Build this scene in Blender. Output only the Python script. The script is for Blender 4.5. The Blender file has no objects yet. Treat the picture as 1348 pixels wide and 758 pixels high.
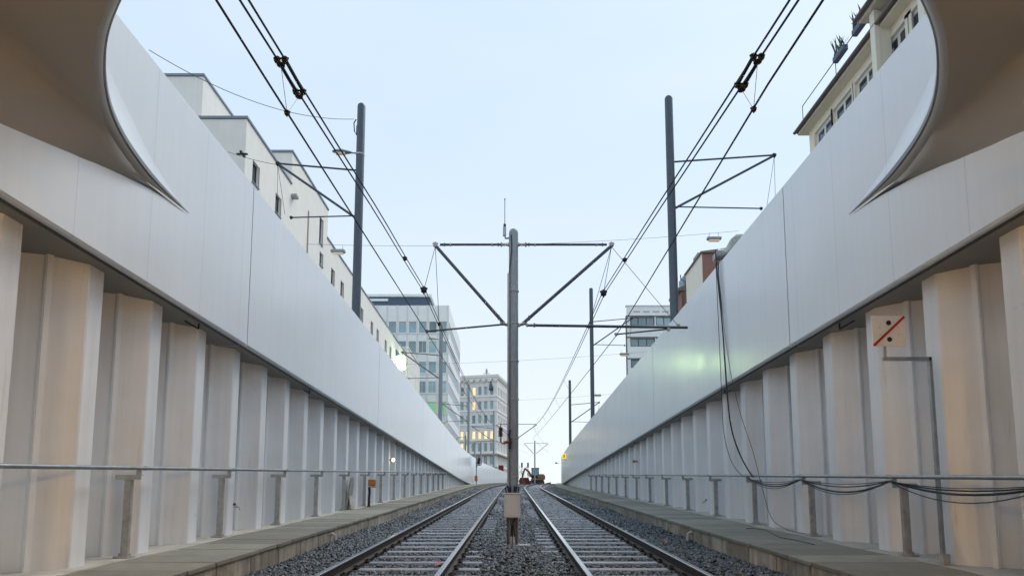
import bpy, math, random
import numpy as np
from mathutils import Vector, Matrix
random.seed(7); rng = np.random.default_rng(7)
R = math.radians
scene = bpy.context.scene
C = scene.collection

# ------------------------------------------------------------------ camera, sky, sun, exposure
CAMZ = 1.26                      # eye height above the rail heads under the camera
FPX, PX0, PYH = 810.0, 676.0, 674.0   # focal length and horizon measured in the 1348 px wide photograph
PITCH = math.atan(0.1018)
cam = bpy.data.cameras.new('camera'); camo = bpy.data.objects.new('camera', cam); C.objects.link(camo)
camo.location = (0, 0, CAMZ); camo.rotation_euler = (R(90) + PITCH, 0, 0)
cam.sensor_width = 36; cam.lens = FPX / 1348 * 36
cam.shift_x = -(PX0 - 674) / 1348
cam.shift_y = (PYH - FPX * math.tan(PITCH) - 379) / 1348
cam.clip_start = 0.05; cam.clip_end = 3000
scene.camera = camo

SUN_ELEV, SUN_ROT = R(56), R(48)        # behind thin cloud, ahead and to the side of the ramp
w = bpy.data.worlds.new('World'); scene.world = w; w.use_nodes = True
nt = w.node_tree; nt.nodes.clear()
wo = nt.nodes.new('ShaderNodeOutputWorld'); bg = nt.nodes.new('ShaderNodeBackground')
sky = nt.nodes.new('ShaderNodeTexSky'); sky.sky_type = 'NISHITA'; sky.sun_disc = False
sky.sun_elevation = SUN_ELEV; sky.sun_rotation = SUN_ROT; sky.air_density = 1.0; sky.dust_density = 1.2; sky.ozone_density = 1.5
mixw = nt.nodes.new('ShaderNodeMixRGB'); mixw.inputs[0].default_value = 0.84
mixw.inputs[2].default_value = (4.95, 5.85, 6.7, 1)          # thin even overcast veil over the blue sky
tcw = nt.nodes.new('ShaderNodeTexCoord'); sx = nt.nodes.new('ShaderNodeSeparateXYZ'); nt.links.new(tcw.outputs['Generated'], sx.inputs[0])
mr = nt.nodes.new('ShaderNodeMapRange'); mr.inputs['From Min'].default_value = .0; mr.inputs['From Max'].default_value = .72; mr.interpolation_type = 'SMOOTHSTEP'; nt.links.new(sx.outputs[2], mr.inputs['Value'])
veil = nt.nodes.new('ShaderNodeMixRGB'); veil.inputs[1].default_value = (5.85, 6.2, 6.45, 1); veil.inputs[2].default_value = (4.3, 5.5, 6.75, 1); nt.links.new(mr.outputs[0], veil.inputs[0])
cn = nt.nodes.new('ShaderNodeTexNoise'); cn.inputs['Scale'].default_value = 2.2; cn.inputs['Detail'].default_value = 4; cmap = nt.nodes.new('ShaderNodeMapping'); cmap.inputs['Scale'].default_value = (1, 1, 3); nt.links.new(tcw.outputs['Generated'], cmap.inputs[0]); nt.links.new(cmap.outputs[0], cn.inputs['Vector'])
cr_ = nt.nodes.new('ShaderNodeMapRange'); cr_.inputs['From Min'].default_value = .35; cr_.inputs['From Max'].default_value = .7; cr_.inputs['To Min'].default_value = .0; cr_.inputs['To Max'].default_value = .34; nt.links.new(cn.outputs[0], cr_.inputs['Value'])
cld = nt.nodes.new('ShaderNodeMixRGB'); cld.inputs[2].default_value = (6.0, 6.35, 6.6, 1); nt.links.new(cr_.outputs[0], cld.inputs[0]); nt.links.new(veil.outputs[0], cld.inputs[1])
nt.links.new(cld.outputs[0], mixw.inputs[2])
nt.links.new(sky.outputs[0], mixw.inputs[1]); nt.links.new(mixw.outputs[0], bg.inputs[0])
bg.inputs[1].default_value = 0.1
nt.links.new(bg.outputs[0], wo.inputs[0])
sun = bpy.data.lights.new('sun', 'SUN'); suno = bpy.data.objects.new('sun', sun); C.objects.link(suno)
sun.energy = 1.0; sun.angle = R(25); sun.color = (1, .93, .84)
suno.rotation_euler = (-(R(90) - SUN_ELEV), 0, -SUN_ROT)
vs = scene.view_settings; vs.view_transform = 'Standard'; vs.look = 'None'; vs.gamma = 1; vs.use_curve_mapping = False
vs.exposure = 0.70

# ------------------------------------------------------------------ positions
SP, CP = math.sin(PITCH), math.cos(PITCH)
def at(px, py, X):
    """point on the plane x = X seen at a photo pixel (world coordinates)"""
    zc = FPX * X / (px - PX0); z = (PYH - py) * CP * zc / FPX
    return Vector((X, (zc - z * SP) / CP, z + CAMZ))
def atd(px, py, D):
    """point at forward distance D along the pixel"""
    k = (PYH - py) * CP / FPX; zc = D * CP / (1 - k * SP)
    return Vector(((px - PX0) * zc / FPX, D, k * zc + CAMZ))
SL = 0.0622
def railz(y):
    if y < 76: return SL * y
    if y < 100:
        t = y - 76; return SL * 76 + SL * (t - t * t / 48)
    return SL * 76 + SL * 12
def bend(y): return max(0.0, y - 50) ** 2 / 480.0           # the tracks curve away near the crest
def bend_l(y): return max(0.0, y - 56) ** 2 / 430.0
def bend_r(y): return max(0.0, y - 52) ** 2 / 1400.0
STREET = 5.30
ROFF = .19                       # the wall with the dotted sign stands a little further from the tracks
def wall_off(sgn): return ROFF if sgn > 0 else 0.0

# ------------------------------------------------------------------ materials
M = {}
def mat(name, col, rough=.6, metal=0.0, var=.12, scale=6.0, bump=0.0, bscale=40.0, streak=0.0, dirt=None, dirt_amt=0.0,
        emit=None, estr=0.0, spec=.5, island=0.0, objvar=0.0, rvar=.1, trans=0.0, wave=0.0, wscale=.35):
    m = bpy.data.materials.new(name); m.use_nodes = True; M[name] = m
    n = m.node_tree; L = n.links; b = n.nodes['Principled BSDF']
    b.inputs['Roughness'].default_value = rough; b.inputs['Metallic'].default_value = metal
    b.inputs['Specular IOR Level'].default_value = spec
    geo = n.nodes.new('ShaderNodeNewGeometry'); pos = geo.outputs['Position']
    nz = n.nodes.new('ShaderNodeTexNoise'); nz.inputs['Scale'].default_value = scale; nz.inputs['Detail'].default_value = 6
    L.new(pos, nz.inputs['Vector'])
    def val(fac, lo, hi):
        r = n.nodes.new('ShaderNodeMapRange'); r.inputs['To Min'].default_value = lo; r.inputs['To Max'].default_value = hi
        r.inputs['From Min'].default_value = .25; r.inputs['From Max'].default_value = .75
        L.new(fac, r.inputs['Value']); return r.outputs[0]
    f = val(nz.outputs[0], 1 - var, 1 + var)
    def mul(a, c):
        q = n.nodes.new('ShaderNodeMath'); q.operation = 'MULTIPLY'; L.new(a, q.inputs[0]); L.new(c, q.inputs[1]); return q.outputs[0]
    if streak:
        mp = n.nodes.new('ShaderNodeMapping'); mp.inputs['Scale'].default_value = (5.5, 5.5, .22); L.new(pos, mp.inputs['Vector'])
        ns = n.nodes.new('ShaderNodeTexNoise'); ns.inputs['Scale'].default_value = 1.6; ns.inputs['Detail'].default_value = 7
        L.new(mp.outputs[0], ns.inputs['Vector']); f = mul(f, val(ns.outputs[0], 1 - streak, 1 + streak * .6))
    if island:
        r = n.nodes.new('ShaderNodeMapRange'); r.inputs['To Min'].default_value = 1 - island; r.inputs['To Max'].default_value = 1 + island
        L.new(geo.outputs['Random Per Island'], r.inputs['Value']); f = mul(f, r.outputs[0])
    if objvar:
        oi = n.nodes.new('ShaderNodeObjectInfo'); r = n.nodes.new('ShaderNodeMapRange')
        r.inputs['To Min'].default_value = 1 - objvar; r.inputs['To Max'].default_value = 1 + objvar
        L.new(oi.outputs['Random'], r.inputs['Value']); f = mul(f, r.outputs[0])
    vm = n.nodes.new('ShaderNodeVectorMath'); vm.operation = 'SCALE'; vm.inputs[0].default_value = col
    L.new(f, vm.inputs['Scale']); out = vm.outputs[0]
    if dirt:
        nd = n.nodes.new('ShaderNodeTexNoise'); nd.inputs['Scale'].default_value = scale * .45; nd.inputs['Detail'].default_value = 8
        nd.inputs['Roughness'].default_value = .65
        L.new(pos, nd.inputs['Vector'])
        r = n.nodes.new('ShaderNodeMapRange'); r.inputs['From Min'].default_value = .48; r.inputs['From Max'].default_value = .72
        r.inputs['To Max'].default_value = dirt_amt; L.new(nd.outputs[0], r.inputs['Value'])
        mx = n.nodes.new('ShaderNodeMixRGB'); L.new(r.outputs[0], mx.inputs[0]); L.new(out, mx.inputs[1]); mx.inputs[2].default_value = (*dirt, 1)
        out = mx.outputs[0]
    L.new(out, b.inputs['Base Color'])
    L.new(val(nz.outputs[0], max(.03, rough - rvar), min(1, rough + rvar)), b.inputs['Roughness'])
    if bump or wave:
        prev = None
        for st, sc, dist in ((bump, bscale, .01), (wave, wscale, .25)):
            if not st: continue
            nb = n.nodes.new('ShaderNodeTexNoise'); nb.inputs['Scale'].default_value = sc; nb.inputs['Detail'].default_value = 4 if st == bump else 1
            L.new(pos, nb.inputs['Vector'])
            bp = n.nodes.new('ShaderNodeBump'); bp.inputs['Strength'].default_value = st; bp.inputs['Distance'].default_value = dist
            L.new(nb.outputs[0], bp.inputs['Height'])
            if prev: L.new(prev, bp.inputs['Normal'])
            prev = bp.outputs[0]
        L.new(prev, b.inputs['Normal'])
    if emit:
        b.inputs['Emission Color'].default_value = (*emit, 1); b.inputs['Emission Strength'].default_value = estr
    return m

mat('white_paint', (.71, .77, .825), .21, 0, .02, .9, .004, 60, streak=.025, dirt=(.6, .62, .63), dirt_amt=.06, rvar=.03, spec=.7)
def add_runs(m, col, amt):
    n = m.node_tree; L = n.links; b = n.nodes['Principled BSDF']; src = b.inputs['Base Color'].links[0].from_socket
    geo = n.nodes.new('ShaderNodeNewGeometry'); mp = n.nodes.new('ShaderNodeMapping'); mp.inputs['Scale'].default_value = (9, 9, .5); L.new(geo.outputs['Position'], mp.inputs['Vector'])
    nz = n.nodes.new('ShaderNodeTexNoise'); nz.inputs['Scale'].default_value = 1.5; nz.inputs['Detail'].default_value = 6; nz.inputs['Roughness'].default_value = .7; L.new(mp.outputs[0], nz.inputs['Vector'])
    r = n.nodes.new('ShaderNodeMapRange'); r.inputs['From Min'].default_value = .60; r.inputs['From Max'].default_value = .78; r.inputs['To Max'].default_value = amt; L.new(nz.outputs[0], r.inputs['Value'])
    mx = n.nodes.new('ShaderNodeMixRGB'); L.new(r.outputs[0], mx.inputs[0]); L.new(src, mx.inputs[1]); mx.inputs[2].default_value = (*col, 1); L.new(mx.outputs[0], b.inputs['Base Color'])
def add_seams(m, pitch=1.42, width=.010, dark=.80):
    # fine vertical sheet seams every 1.4 m and brushed vertical gloss
    n = m.node_tree; L = n.links; b = n.nodes['Principled BSDF']
    src = b.inputs['Base Color'].links[0].from_socket
    geo = n.nodes.new('ShaderNodeNewGeometry'); sp = n.nodes.new('ShaderNodeSeparateXYZ'); L.new(geo.outputs['Position'], sp.inputs[0])
    def mth(op, a, c=None):
        q = n.nodes.new('ShaderNodeMath'); q.operation = op; L.new(a, q.inputs[0])
        if c is not None:
            if isinstance(c, float): q.inputs[1].default_value = c
            else: L.new(c, q.inputs[1])
        return q.outputs[0]
    fr = mth('FRACT', mth('MULTIPLY', mth('ADD', sp.outputs[1], .33), 1 / pitch)); near = mth('LESS_THAN', fr, width / pitch)
    mx = n.nodes.new('ShaderNodeMixRGB'); mx.blend_type = 'MULTIPLY'; L.new(near, mx.inputs[0]); L.new(src, mx.inputs[1]); mx.inputs[2].default_value = (dark, dark, dark, 1)
    L.new(mx.outputs[0], b.inputs['Base Color'])
    mp = n.nodes.new('ShaderNodeMapping'); mp.inputs['Scale'].default_value = (3, 3, .12); L.new(geo.outputs['Position'], mp.inputs['Vector'])
    nz = n.nodes.new('ShaderNodeTexNoise'); nz.inputs['Scale'].default_value = 2.2; nz.inputs['Detail'].default_value = 5; L.new(mp.outputs[0], nz.inputs['Vector'])
    bp = n.nodes.new('ShaderNodeBump'); bp.inputs['Strength'].default_value = .03; bp.inputs['Distance'].default_value = .02
    prev = b.inputs['Normal'].links[0].from_socket; L.new(prev, bp.inputs['Normal']); L.new(nz.outputs[0], bp.inputs['Height']); L.new(bp.outputs[0], b.inputs['Normal'])
add_seams(M['white_paint'])
mat('pile_paint', (.72, .76, .80), .36, 0, .04, 1.6, .06, 50, streak=.07, dirt=(.55, .52, .47), dirt_amt=.20, rvar=.1, objvar=.03)
add_runs(M['pile_paint'], (.40, .33, .25), .45)
add_runs(M['white_paint'], (.50, .50, .48), .22)
mat('canopy_paint', (.34, .33, .305), .5, 0, .06, 1.0, .03, 40, dirt=(.42, .38, .33), dirt_amt=.2)
mat('lip_steel', (.17, .17, .17), .45, .4, .3, 14, .2, 80)
mat('tunnel_concrete', (.5, .45, .38), .8, 0, .15, 2, .2, 30)
mat('soffit_dark', (.27, .265, .25), .5, 0, .08, 2, .05, 40)  # darker tone for the underside faces of the parapet panels
mat('galv', (.36, .38, .40), .38, .75, .18, 9, .06, 120, streak=.12)
mat('galv_dull', (.40, .41, .41), .5, .4, .2, 10, .1, 100, dirt=(.22, .15, .10), dirt_amt=.5)
mat('pole_grey', (.26, .305, .345), .48, .1, .12, 6, .05, 80, streak=.15)
mat('pole_dark', (.075, .095, .12), .42, .3, .15, 6, .05, 80, streak=.1)
mat('wire', (.018, .022, .028), .5, .4, .2, 20)
mat('thin_wire', (.10, .11, .12), .5, .4, .2, 20)
mat('black_rubber', (.012, .013, .015), .45, 0, .2, 20)
mat('rail_top', (.50, .51, .54), .16, 1.0, .1, 20, .05, 200)
mat('rail_side', (.045, .038, .034), .6, .3, .3, 18, .3, 120)
mat('sleeper', (.26, .285, .335), .45, 0, .22, 9, .3, 60, dirt=(.12, .12, .125), dirt_amt=.6, objvar=.22)
mat('fastener', (.035, .028, .025), .55, .5, .4, 30, .3, 90)
mat('stone', (.066, .084, .102), .30, 0, .35, 30, .35, 120, island=.95, rvar=.18)
mat('ballast_bed', (.025, .027, .03), .8, 0, .5, 30, .8, 60)
mat('plank', (.235, .23, .20), .75, 0, .16, 5, .35, 90, dirt=(.13, .14, .08), dirt_amt=.5, objvar=.28)
mat('kerb_concrete', (.36, .335, .285), .8, 0, .16, 6, .35, 60, streak=.45, dirt=(.11, .10, .085), dirt_amt=.75, objvar=.22)
mat('pad_concrete', (.42, .405, .37), .85, 0, .14, 5, .4, 50, dirt=(.19, .19, .12), dirt_amt=.6)
mat('asphalt', (.05, .05, .052), .85, 0, .15, 4, .3, 90)
mat('cabinet', (.68, .69, .68), .5, 0, .04, 5, .03, 80, streak=.06)
mat('rusty', (.16, .115, .075), .75, .3, .3, 18, .4, 80, dirt=(.09, .045, .025), dirt_amt=.8)
mat('sign_white', (.82, .81, .78), .5, 0, .05, 12)
mat('sign_red', (.45, .02, .02), .45, 0, .08, 12)
mat('sign_black', (.012, .012, .012), .5, 0, .1, 12)
mat('render_white', (.85, .83, .78), .85, 0, .04, 1.2, .1, 30, streak=.04)
mat('fascia', (.22, .27, .32), .5, .3, .06, 2)
mat('brown_reveal', (.30, .20, .13), .6, 0, .1, 3)
mat('glass', (.05, .075, .10), .06, 0, .2, .8, spec=1.0, objvar=.5, rvar=.02)
mat('glass_blue', (.24, .37, .41), .08, 0, .25, .5, spec=.9, objvar=.45, rvar=.03)
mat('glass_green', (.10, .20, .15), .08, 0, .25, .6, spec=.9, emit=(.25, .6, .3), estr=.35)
mat('lit_pane', (.8, .6, .3), .3, 0, .2, 1.5, emit=(1.0, .72, .36), estr=.55, objvar=.3)
mat('dim_pane', (.7, .6, .4), .3, 0, .2, 1.5, emit=(1.0, .75, .45), estr=.45, objvar=.3)
mat('frame_white', (.72, .72, .70), .5, 0, .04, 6)
mat('frame_dark', (.04, .045, .05), .5, 0, .1, 6)
mat('office_white', (.85, .88, .88), .5, 0, .05, 1.0, streak=.05)
mat('office_band', (.07, .105, .15), .4, .2, .08, 1)
mat('stone_white', (.86, .84, .80), .85, 0, .06, .8, .15, 10, streak=.1)
mat('stone_warm', (.50, .41, .33), .85, 0, .08, .9, .15, 10, streak=.1)
mat('cream', (.85, .77, .62), .85, 0, .04, 1.5, .1, 40, streak=.04)
mat('cream_white', (.78, .74, .64), .8, 0, .04, 1.5)
mat('tile_roof', (.21, .18, .16), .8, 0, .3, 8, .3, 30)
mat('gutter', (.16, .14, .13), .5, .4, .15, 6)
mat('planter', (.10, .13, .20), .6, 0, .15, 10)
mat('leaf_green', (.09, .12, .085), .7, 0, .4, 12, island=.4)
mat('brick', (.27, .14, .12), .85, 0, .2, 12, .3, 20)
mat('lamp_grey', (.33, .35, .36), .45, .4, .1, 8)
mat('lamp_glass', (.7, .68, .6), .25, 0, .05, 8, emit=(1, .85, .5), estr=.12)
mat('lamp_lit', (1, .9, .7), .4, 0, .02, 8, emit=(1, .8, .45), estr=9)
mat('orange', (.50, .17, .035), .5, 0, .1, 10)
mat('yellow_machine', (.25, .145, .06), .5, 0, .2, 3, dirt=(.16, .10, .06), dirt_amt=.6)
mat('machine_red', (.38, .10, .06), .5, 0, .2, 3)
mat('yellow_sign', (.8, .62, .02), .4, 0, .03, 8, emit=(1, .72, .02), estr=.5)
mat('yellow_mark', (.45, .30, .01), .4, 0, .03, 8)
mat('maroon', (.16, .02, .03), .6, 0, .1, 6)
mat('insulator', (.12, .05, .03), .3, 0, .15, 10)
mat('insul_red', (.40, .07, .06), .35, 0, .15, 10)
mat('tarp', (.34, .38, .35), .3, 0, .25, 14, .5, 20)
mat('leaf_orange', (.42, .13, .04), .7, 0, .3, 20)
mat('bark', (.10, .085, .075), .9, 0, .2, 8)
mat('pvc', (.5, .5, .48), .5, 0, .1, 10)
mat('tail_red', (.6, .03, .02), .4, emit=(1, .05, .03), estr=4)
mat('bright_pane', (.9, 1, .8), .3, 0, .02, 2, emit=(.66, 1.0, .42), estr=42)
mat('tunnel_lamp', (1, .9, .75), .5, 0, .01, 5, emit=(1.0, .58, .23), estr=190)

# ------------------------------------------------------------------ mesh helpers
class MB:
    def __init__(s): s.v = []; s.f = []; s.mi = []; s.cur = 0
    def add(s, vs, fs):
        k = len(s.v); s.v += [tuple(p) for p in vs]; s.f += [[i + k for i in f] for f in fs]; s.mi += [s.cur] * len(fs)
        return s
    def box(s, x0, x1, y0, y1, z0, z1):
        return s.add([(x0,y0,z0),(x1,y0,z0),(x1,y1,z0),(x0,y1,z0),(x0,y0,z1),(x1,y0,z1),(x1,y1,z1),(x0,y1,z1)],
                     [(0,3,2,1),(4,5,6,7),(0,1,5,4),(1,2,6,5),(2,3,7,6),(3,0,4,7)])
    def bev(s, x0, x1, y0, y1, z0, z1, b):
        """box with chamfered edges"""
        P = []
        for sx in (0, 1):
            for sy in (0, 1):
                for sz in (0, 1):
                    X = (x0, x1)[sx]; Y = (y0, y1)[sy]; Z = (z0, z1)[sz]
                    bx = b if not sx else -b; by = b if not sy else -b; bz = b if not sz else -b
                    P += [(X, Y + by, Z + bz), (X + bx, Y, Z + bz), (X + bx, Y + by, Z)]
        def i(sx, sy, sz, k): return (sx * 4 + sy * 2 + sz) * 3 + k
        F = []
        F += [[i(0,0,0,0), i(0,0,1,0), i(0,1,1,0), i(0,1,0,0)], [i(1,0,0,0), i(1,1,0,0), i(1,1,1,0), i(1,0,1,0)]]
        F += [[i(0,0,0,1), i(1,0,0,1), i(1,0,1,1), i(0,0,1,1)], [i(0,1,0,1), i(0,1,1,1), i(1,1,1,1), i(1,1,0,1)]]
        F += [[i(0,0,0,2), i(0,1,0,2), i(1,1,0,2), i(1,0,0,2)], [i(0,0,1,2), i(1,0,1,2), i(1,1,1,2), i(0,1,1,2)]]
        for a in (0, 1):
            for c in (0, 1):
                F += [[i(a,c,0,0), i(a,c,1,0), i(a,c,1,1), i(a,c,0,1)], [i(a,0,c,0), i(a,1,c,0), i(a,1,c,2), i(a,0,c,2)], [i(0,a,c,1), i(1,a,c,1), i(1,a,c,2), i(0,a,c,2)]]
        for a in (0, 1):
            for c in (0, 1):
                for d in (0, 1): F.append([i(a,c,d,0), i(a,c,d,1), i(a,c,d,2)])
        return s.add(P, F)
    def tube(s, pts, r, n=8, caps=True, r2=None):
        pts = [Vector(p) for p in pts]; k = len(s.v); m = len(pts); prev = None
        V = []; F = []
        for i, p in enumerate(pts):
            t = (pts[min(i + 1, m - 1)] - pts[max(i - 1, 0)]).normalized()
            u = t.cross(Vector((0, 0, 1)))
            if u.length < .05: u = t.cross(Vector((0, 1, 0)))
            u.normalize()
            if prev is not None:
                u = (prev - t * prev.dot(t)).normalized()
            prev = u; q = t.cross(u)
            rr = r if r2 is None else r + (r2 - r) * i / (m - 1)
            for j in range(n):
                a = 2 * math.pi * j / n; V.append(p + u * (math.cos(a) * rr) + q * (math.sin(a) * rr))
        for i in range(m - 1):
            for j in range(n):
                F.append((i*n + j, i*n + (j+1) % n, (i+1)*n + (j+1) % n, (i+1)*n + j))
        if caps: F += [tuple(range(n - 1, -1, -1)), tuple(range((m-1)*n, m*n))]
        return s.add(V, F)
    def lathe(s, prof, c=(0, 0, 0), n=16):
        """profile [(r,z)] round the vertical axis at c"""
        V = []; F = []
        for r, z in prof:
            for j in range(n):
                a = 2*math.pi*j/n; V.append((c[0] + r*math.cos(a), c[1] + r*math.sin(a), c[2] + z))
        for i in range(len(prof) - 1):
            for j in range(n): F.append((i*n+j, i*n+(j+1)%n, (i+1)*n+(j+1)%n, (i+1)*n+j))
        F += [tuple(range(n-1,-1,-1)), tuple(range((len(prof)-1)*n, len(prof)*n))]
        return s.add(V, F)
    def sweep(s, sections, closed=True, caps=True):
        """sections: lists of equal length of 3d points"""
        n = len(sections[0]); V = [p for sec in sections for p in sec]; F = []
        for i in range(len(sections) - 1):
            for j in range(n if closed else n - 1):
                F.append((i*n+j, i*n+(j+1)%n, (i+1)*n+(j+1)%n, (i+1)*n+j))
        if caps and closed: F += [tuple(range(n-1,-1,-1)), tuple(range((len(sections)-1)*n, len(sections)*n))]
        return s.add(V, F)
    def mesh(s, name, mats, smooth=False):
        me = bpy.data.meshes.new(name); me.from_pydata(s.v, [], s.f)
        for m in (mats if isinstance(mats, (list, tuple)) else [mats]): me.materials.append(M[m])
        if len(set(s.mi)) > 1: me.polygons.foreach_set('material_index', s.mi)
        import bmesh
        b = bmesh.new(); b.from_mesh(me); bmesh.ops.recalc_face_normals(b, faces=b.faces); b.to_mesh(me); b.free()
        if smooth:
            me.polygons.foreach_set('use_smooth', [True] * len(me.polygons))
            try: me.set_sharp_from_angle(angle=R(38))
            except Exception: pass
        me.update(); return me
    def build(s, name, mats, parent=None, smooth=False):
        return put(name, s.mesh(name, mats, smooth), parent)
def put(name, me, parent=None, loc=(0,0,0), rotz=0.0):
    o = bpy.data.objects.new(name, me); C.objects.link(o); o.parent = parent; o.location = loc; o.rotation_euler = (0, 0, rotz); return o
def thing(name, label, cat, group=None, loc=(0,0,0), rotz=0.0):
    o = bpy.data.objects.new(name, None); C.objects.link(o); o.empty_display_size = .2
    o.location = loc; o.rotation_euler = (0, 0, rotz); return tag(o, label, cat, group)
def tag(o, label, cat, group=None):
    o['label'] = label; o['category'] = cat
    if group: o['group'] = group
    return o
def struct(o, kind='structure', label=None, cat=None):
    o['kind'] = kind
    if label: o['label'] = label
    if cat: o['category'] = cat
    return o

def frange(a, b, st):
    n = max(1, int(round((b - a) / st))); return [a + (b - a) * i / n for i in range(n + 1)]

# ------------------------------------------------------------------ ground, street, ballast bed
def strip(rows):
    m = MB(); n = len(rows[0]); V = [p for r in rows for p in r]; F = []
    for i in range(len(rows) - 1):
        for j in range(n - 1): F.append((i*n+j, i*n+j+1, (i+1)*n+j+1, (i+1)*n+j))
    return m.add(V, F)
ys = frange(-60, 104, 4)
EDGE = 5.6
struct(strip([[(-500, y, STREET), (-60, y, STREET), (-EDGE + bend_l(y), y, STREET)] for y in ys]).build('street', 'asphalt'), label='asphalt street beside the ramp on the stepped white building side', cat='street')
rows = []
for y in ys:
    xi = EDGE + ROFF + bend_r(y)
    if y <= 70: rows.append([(xi, y, STREET), (xi + 4, y, STREET), (60, y, STREET), (500, y, STREET)])
    else:
        x0 = 5.35 + bend(y) * .9; rows.append([(x0, y, railz(y) + .09), (x0 + 4, y, STREET), (60, y, STREET), (500, y, STREET)])
struct(strip(rows).build('street', 'asphalt'), label='asphalt street beside the ramp on the cream building side', cat='street')
struct(strip([[(x, y, STREET) for x in (-500, -60, -2, 12, 60, 500)] for y in (104, 200, 1500)]).build('street', 'asphalt'), label='asphalt street beyond the top of the ramp', cat='street')
struct(strip([[(x + bend(y), y, railz(y) - .235) for x in (-6.2, -4, 0, 4, 6.2)] for y in frange(-40, 112, 2)]).build('ballast_bed', 'ballast_bed'), label='dark ballast bed under both tram tracks', cat='ground')

# ------------------------------------------------------------------ ballast stones (uncountable)
ico_v = []; t = (1 + 5 ** .5) / 2
for a, b in ((-1, t), (1, t), (-1, -t), (1, -t)): ico_v.append((a, b, 0))
for a, b in ((-1, t), (1, t), (-1, -t), (1, -t)): ico_v.append((0, a, b))
for a, b in ((-1, t), (1, t), (-1, -t), (1, -t)): ico_v.append((b, 0, a))
ico_v = np.array(ico_v); ico_v /= np.linalg.norm(ico_v[0])
d = np.linalg.norm(ico_v[:, None] - ico_v[None], axis=2); e = d[d > .1].min() * 1.05
ico_f = []
for i in range(12):
    for j in range(i + 1, 12):
        for k in range(j + 1, 12):
            if d[i, j] < e and d[j, k] < e and d[i, k] < e:
                q = np.dot(np.cross(ico_v[j] - ico_v[i], ico_v[k] - ico_v[i]), ico_v[i]); ico_f.append((i, j, k) if q > 0 else (i, k, j))
ico_f = np.array(ico_f)
SLEEP = 0.70; S0 = 5.2
RAILX = (-2.45, -.95, .95, 2.45)
def stones():
    P = []
    for y0, y1, den, sz in ((5.8, 10, 470, .031), (10, 15, 380, .033), (15, 22, 230, .038), (22, 34, 120, .046), (34, 62, 46, .062)):
        n = int((y1 - y0) * 7.8 * den); x = rng.uniform(-3.93, 3.93, n); y = rng.uniform(y0, y1, n)
        s = sz * rng.uniform(.65, 1.35, n)
        keep = np.ones(n, bool)
        for r in RAILX: keep &= np.abs(x - r) > .062 + s * .4
        ph = np.mod(y - S0 + SLEEP / 2, SLEEP) - SLEEP / 2
        gauge = ((np.abs(np.abs(x) - 1.7) < .78))
        onsl = (np.abs(ph) < .09); patch = (np.sin(x * 3.1 + y * 1.7) + np.sin(x * 1.3 - y * 2.9 + 1) > .9)
        keep &= ~(gauge & onsl & (rng.random(n) > np.where(patch, .45, .05)))
        keep &= ~((np.abs(np.abs(x) - 1.7) < .92) & onsl & (rng.random(n) > .12))
        # some sleeper ends lie bare
        near_end = (np.abs(x) > .62) & (np.abs(x) < .95); keep &= ~(near_end & onsl & (np.mod(np.floor((y - S0 + SLEEP/2) / SLEEP), 3) != 0) & (rng.random(n) > .25) & (np.sin(y * .9) > 0))
        keep &= ~((np.abs(x) < .2) & (np.abs(y - 12.45) < .2))
        x, y, s, gauge = x[keep], y[keep], s[keep], gauge[keep]
        hgt = np.where(gauge, -.205, -.185) + .03 * np.sin(x * 2.3 + y * .7) * ~gauge + rng.uniform(-.02, .012, len(x))
        hgt = np.where(np.abs(x) > 2.9, hgt + .0 - .03 * (np.abs(x) - 2.9), hgt)
        z = np.array([railz(v) for v in y]) + hgt
        x = x + np.where(y > 50, (y - 50) ** 2 / 480, 0)
        P.append(np.stack([x, y, z, s], 1))
    P = np.concatenate(P); n = len(P)
    a = rng.normal(size=(n, 4)); a /= np.linalg.norm(a, axis=1)[:, None]
    w_, x_, y_, z_ = a.T
    Rm = np.stack([1-2*(y_**2+z_**2), 2*(x_*y_-w_*z_), 2*(x_*z_+w_*y_), 2*(x_*y_+w_*z_), 1-2*(x_**2+z_**2), 2*(y_*z_-w_*x_), 2*(x_*z_-w_*y_), 2*(y_*z_+w_*x_), 1-2*(x_**2+y_**2)], 1).reshape(n, 3, 3)
    base = ico_v[None] * (1 + rng.uniform(-.33, .3, (n, 12, 1))) * np.stack([np.ones(n), rng.uniform(.6, 1, n), rng.uniform(.5, .85, n)], 1)[:, None, :]
    V = np.einsum('nij,nkj->nki', Rm, base) * P[:, 3][:, None, None] + P[:, None, :3]
    F = (ico_f[None] + (np.arange(n) * 12)[:, None, None]).reshape(-1)
    me = bpy.data.meshes.new('ballast'); nv = n * 12; nf = n * 20
    me.vertices.add(nv); me.vertices.foreach_set('co', V.reshape(-1).astype(np.float32))
    me.loops.add(nf * 3); me.loops.foreach_set('vertex_index', F.astype(np.int32))
    me.polygons.add(nf); me.polygons.foreach_set('loop_start', np.arange(0, nf * 3, 3, dtype=np.int32)); me.polygons.foreach_set('loop_total', np.full(nf, 3, np.int32))
    me.materials.append(M['stone']); me.update(calc_edges=True); me.validate()
    o = put('ballast', me); struct(o, 'stuff', 'dark blue-grey crushed stone ballast around the tram rails', 'ballast')
stones()

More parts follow.
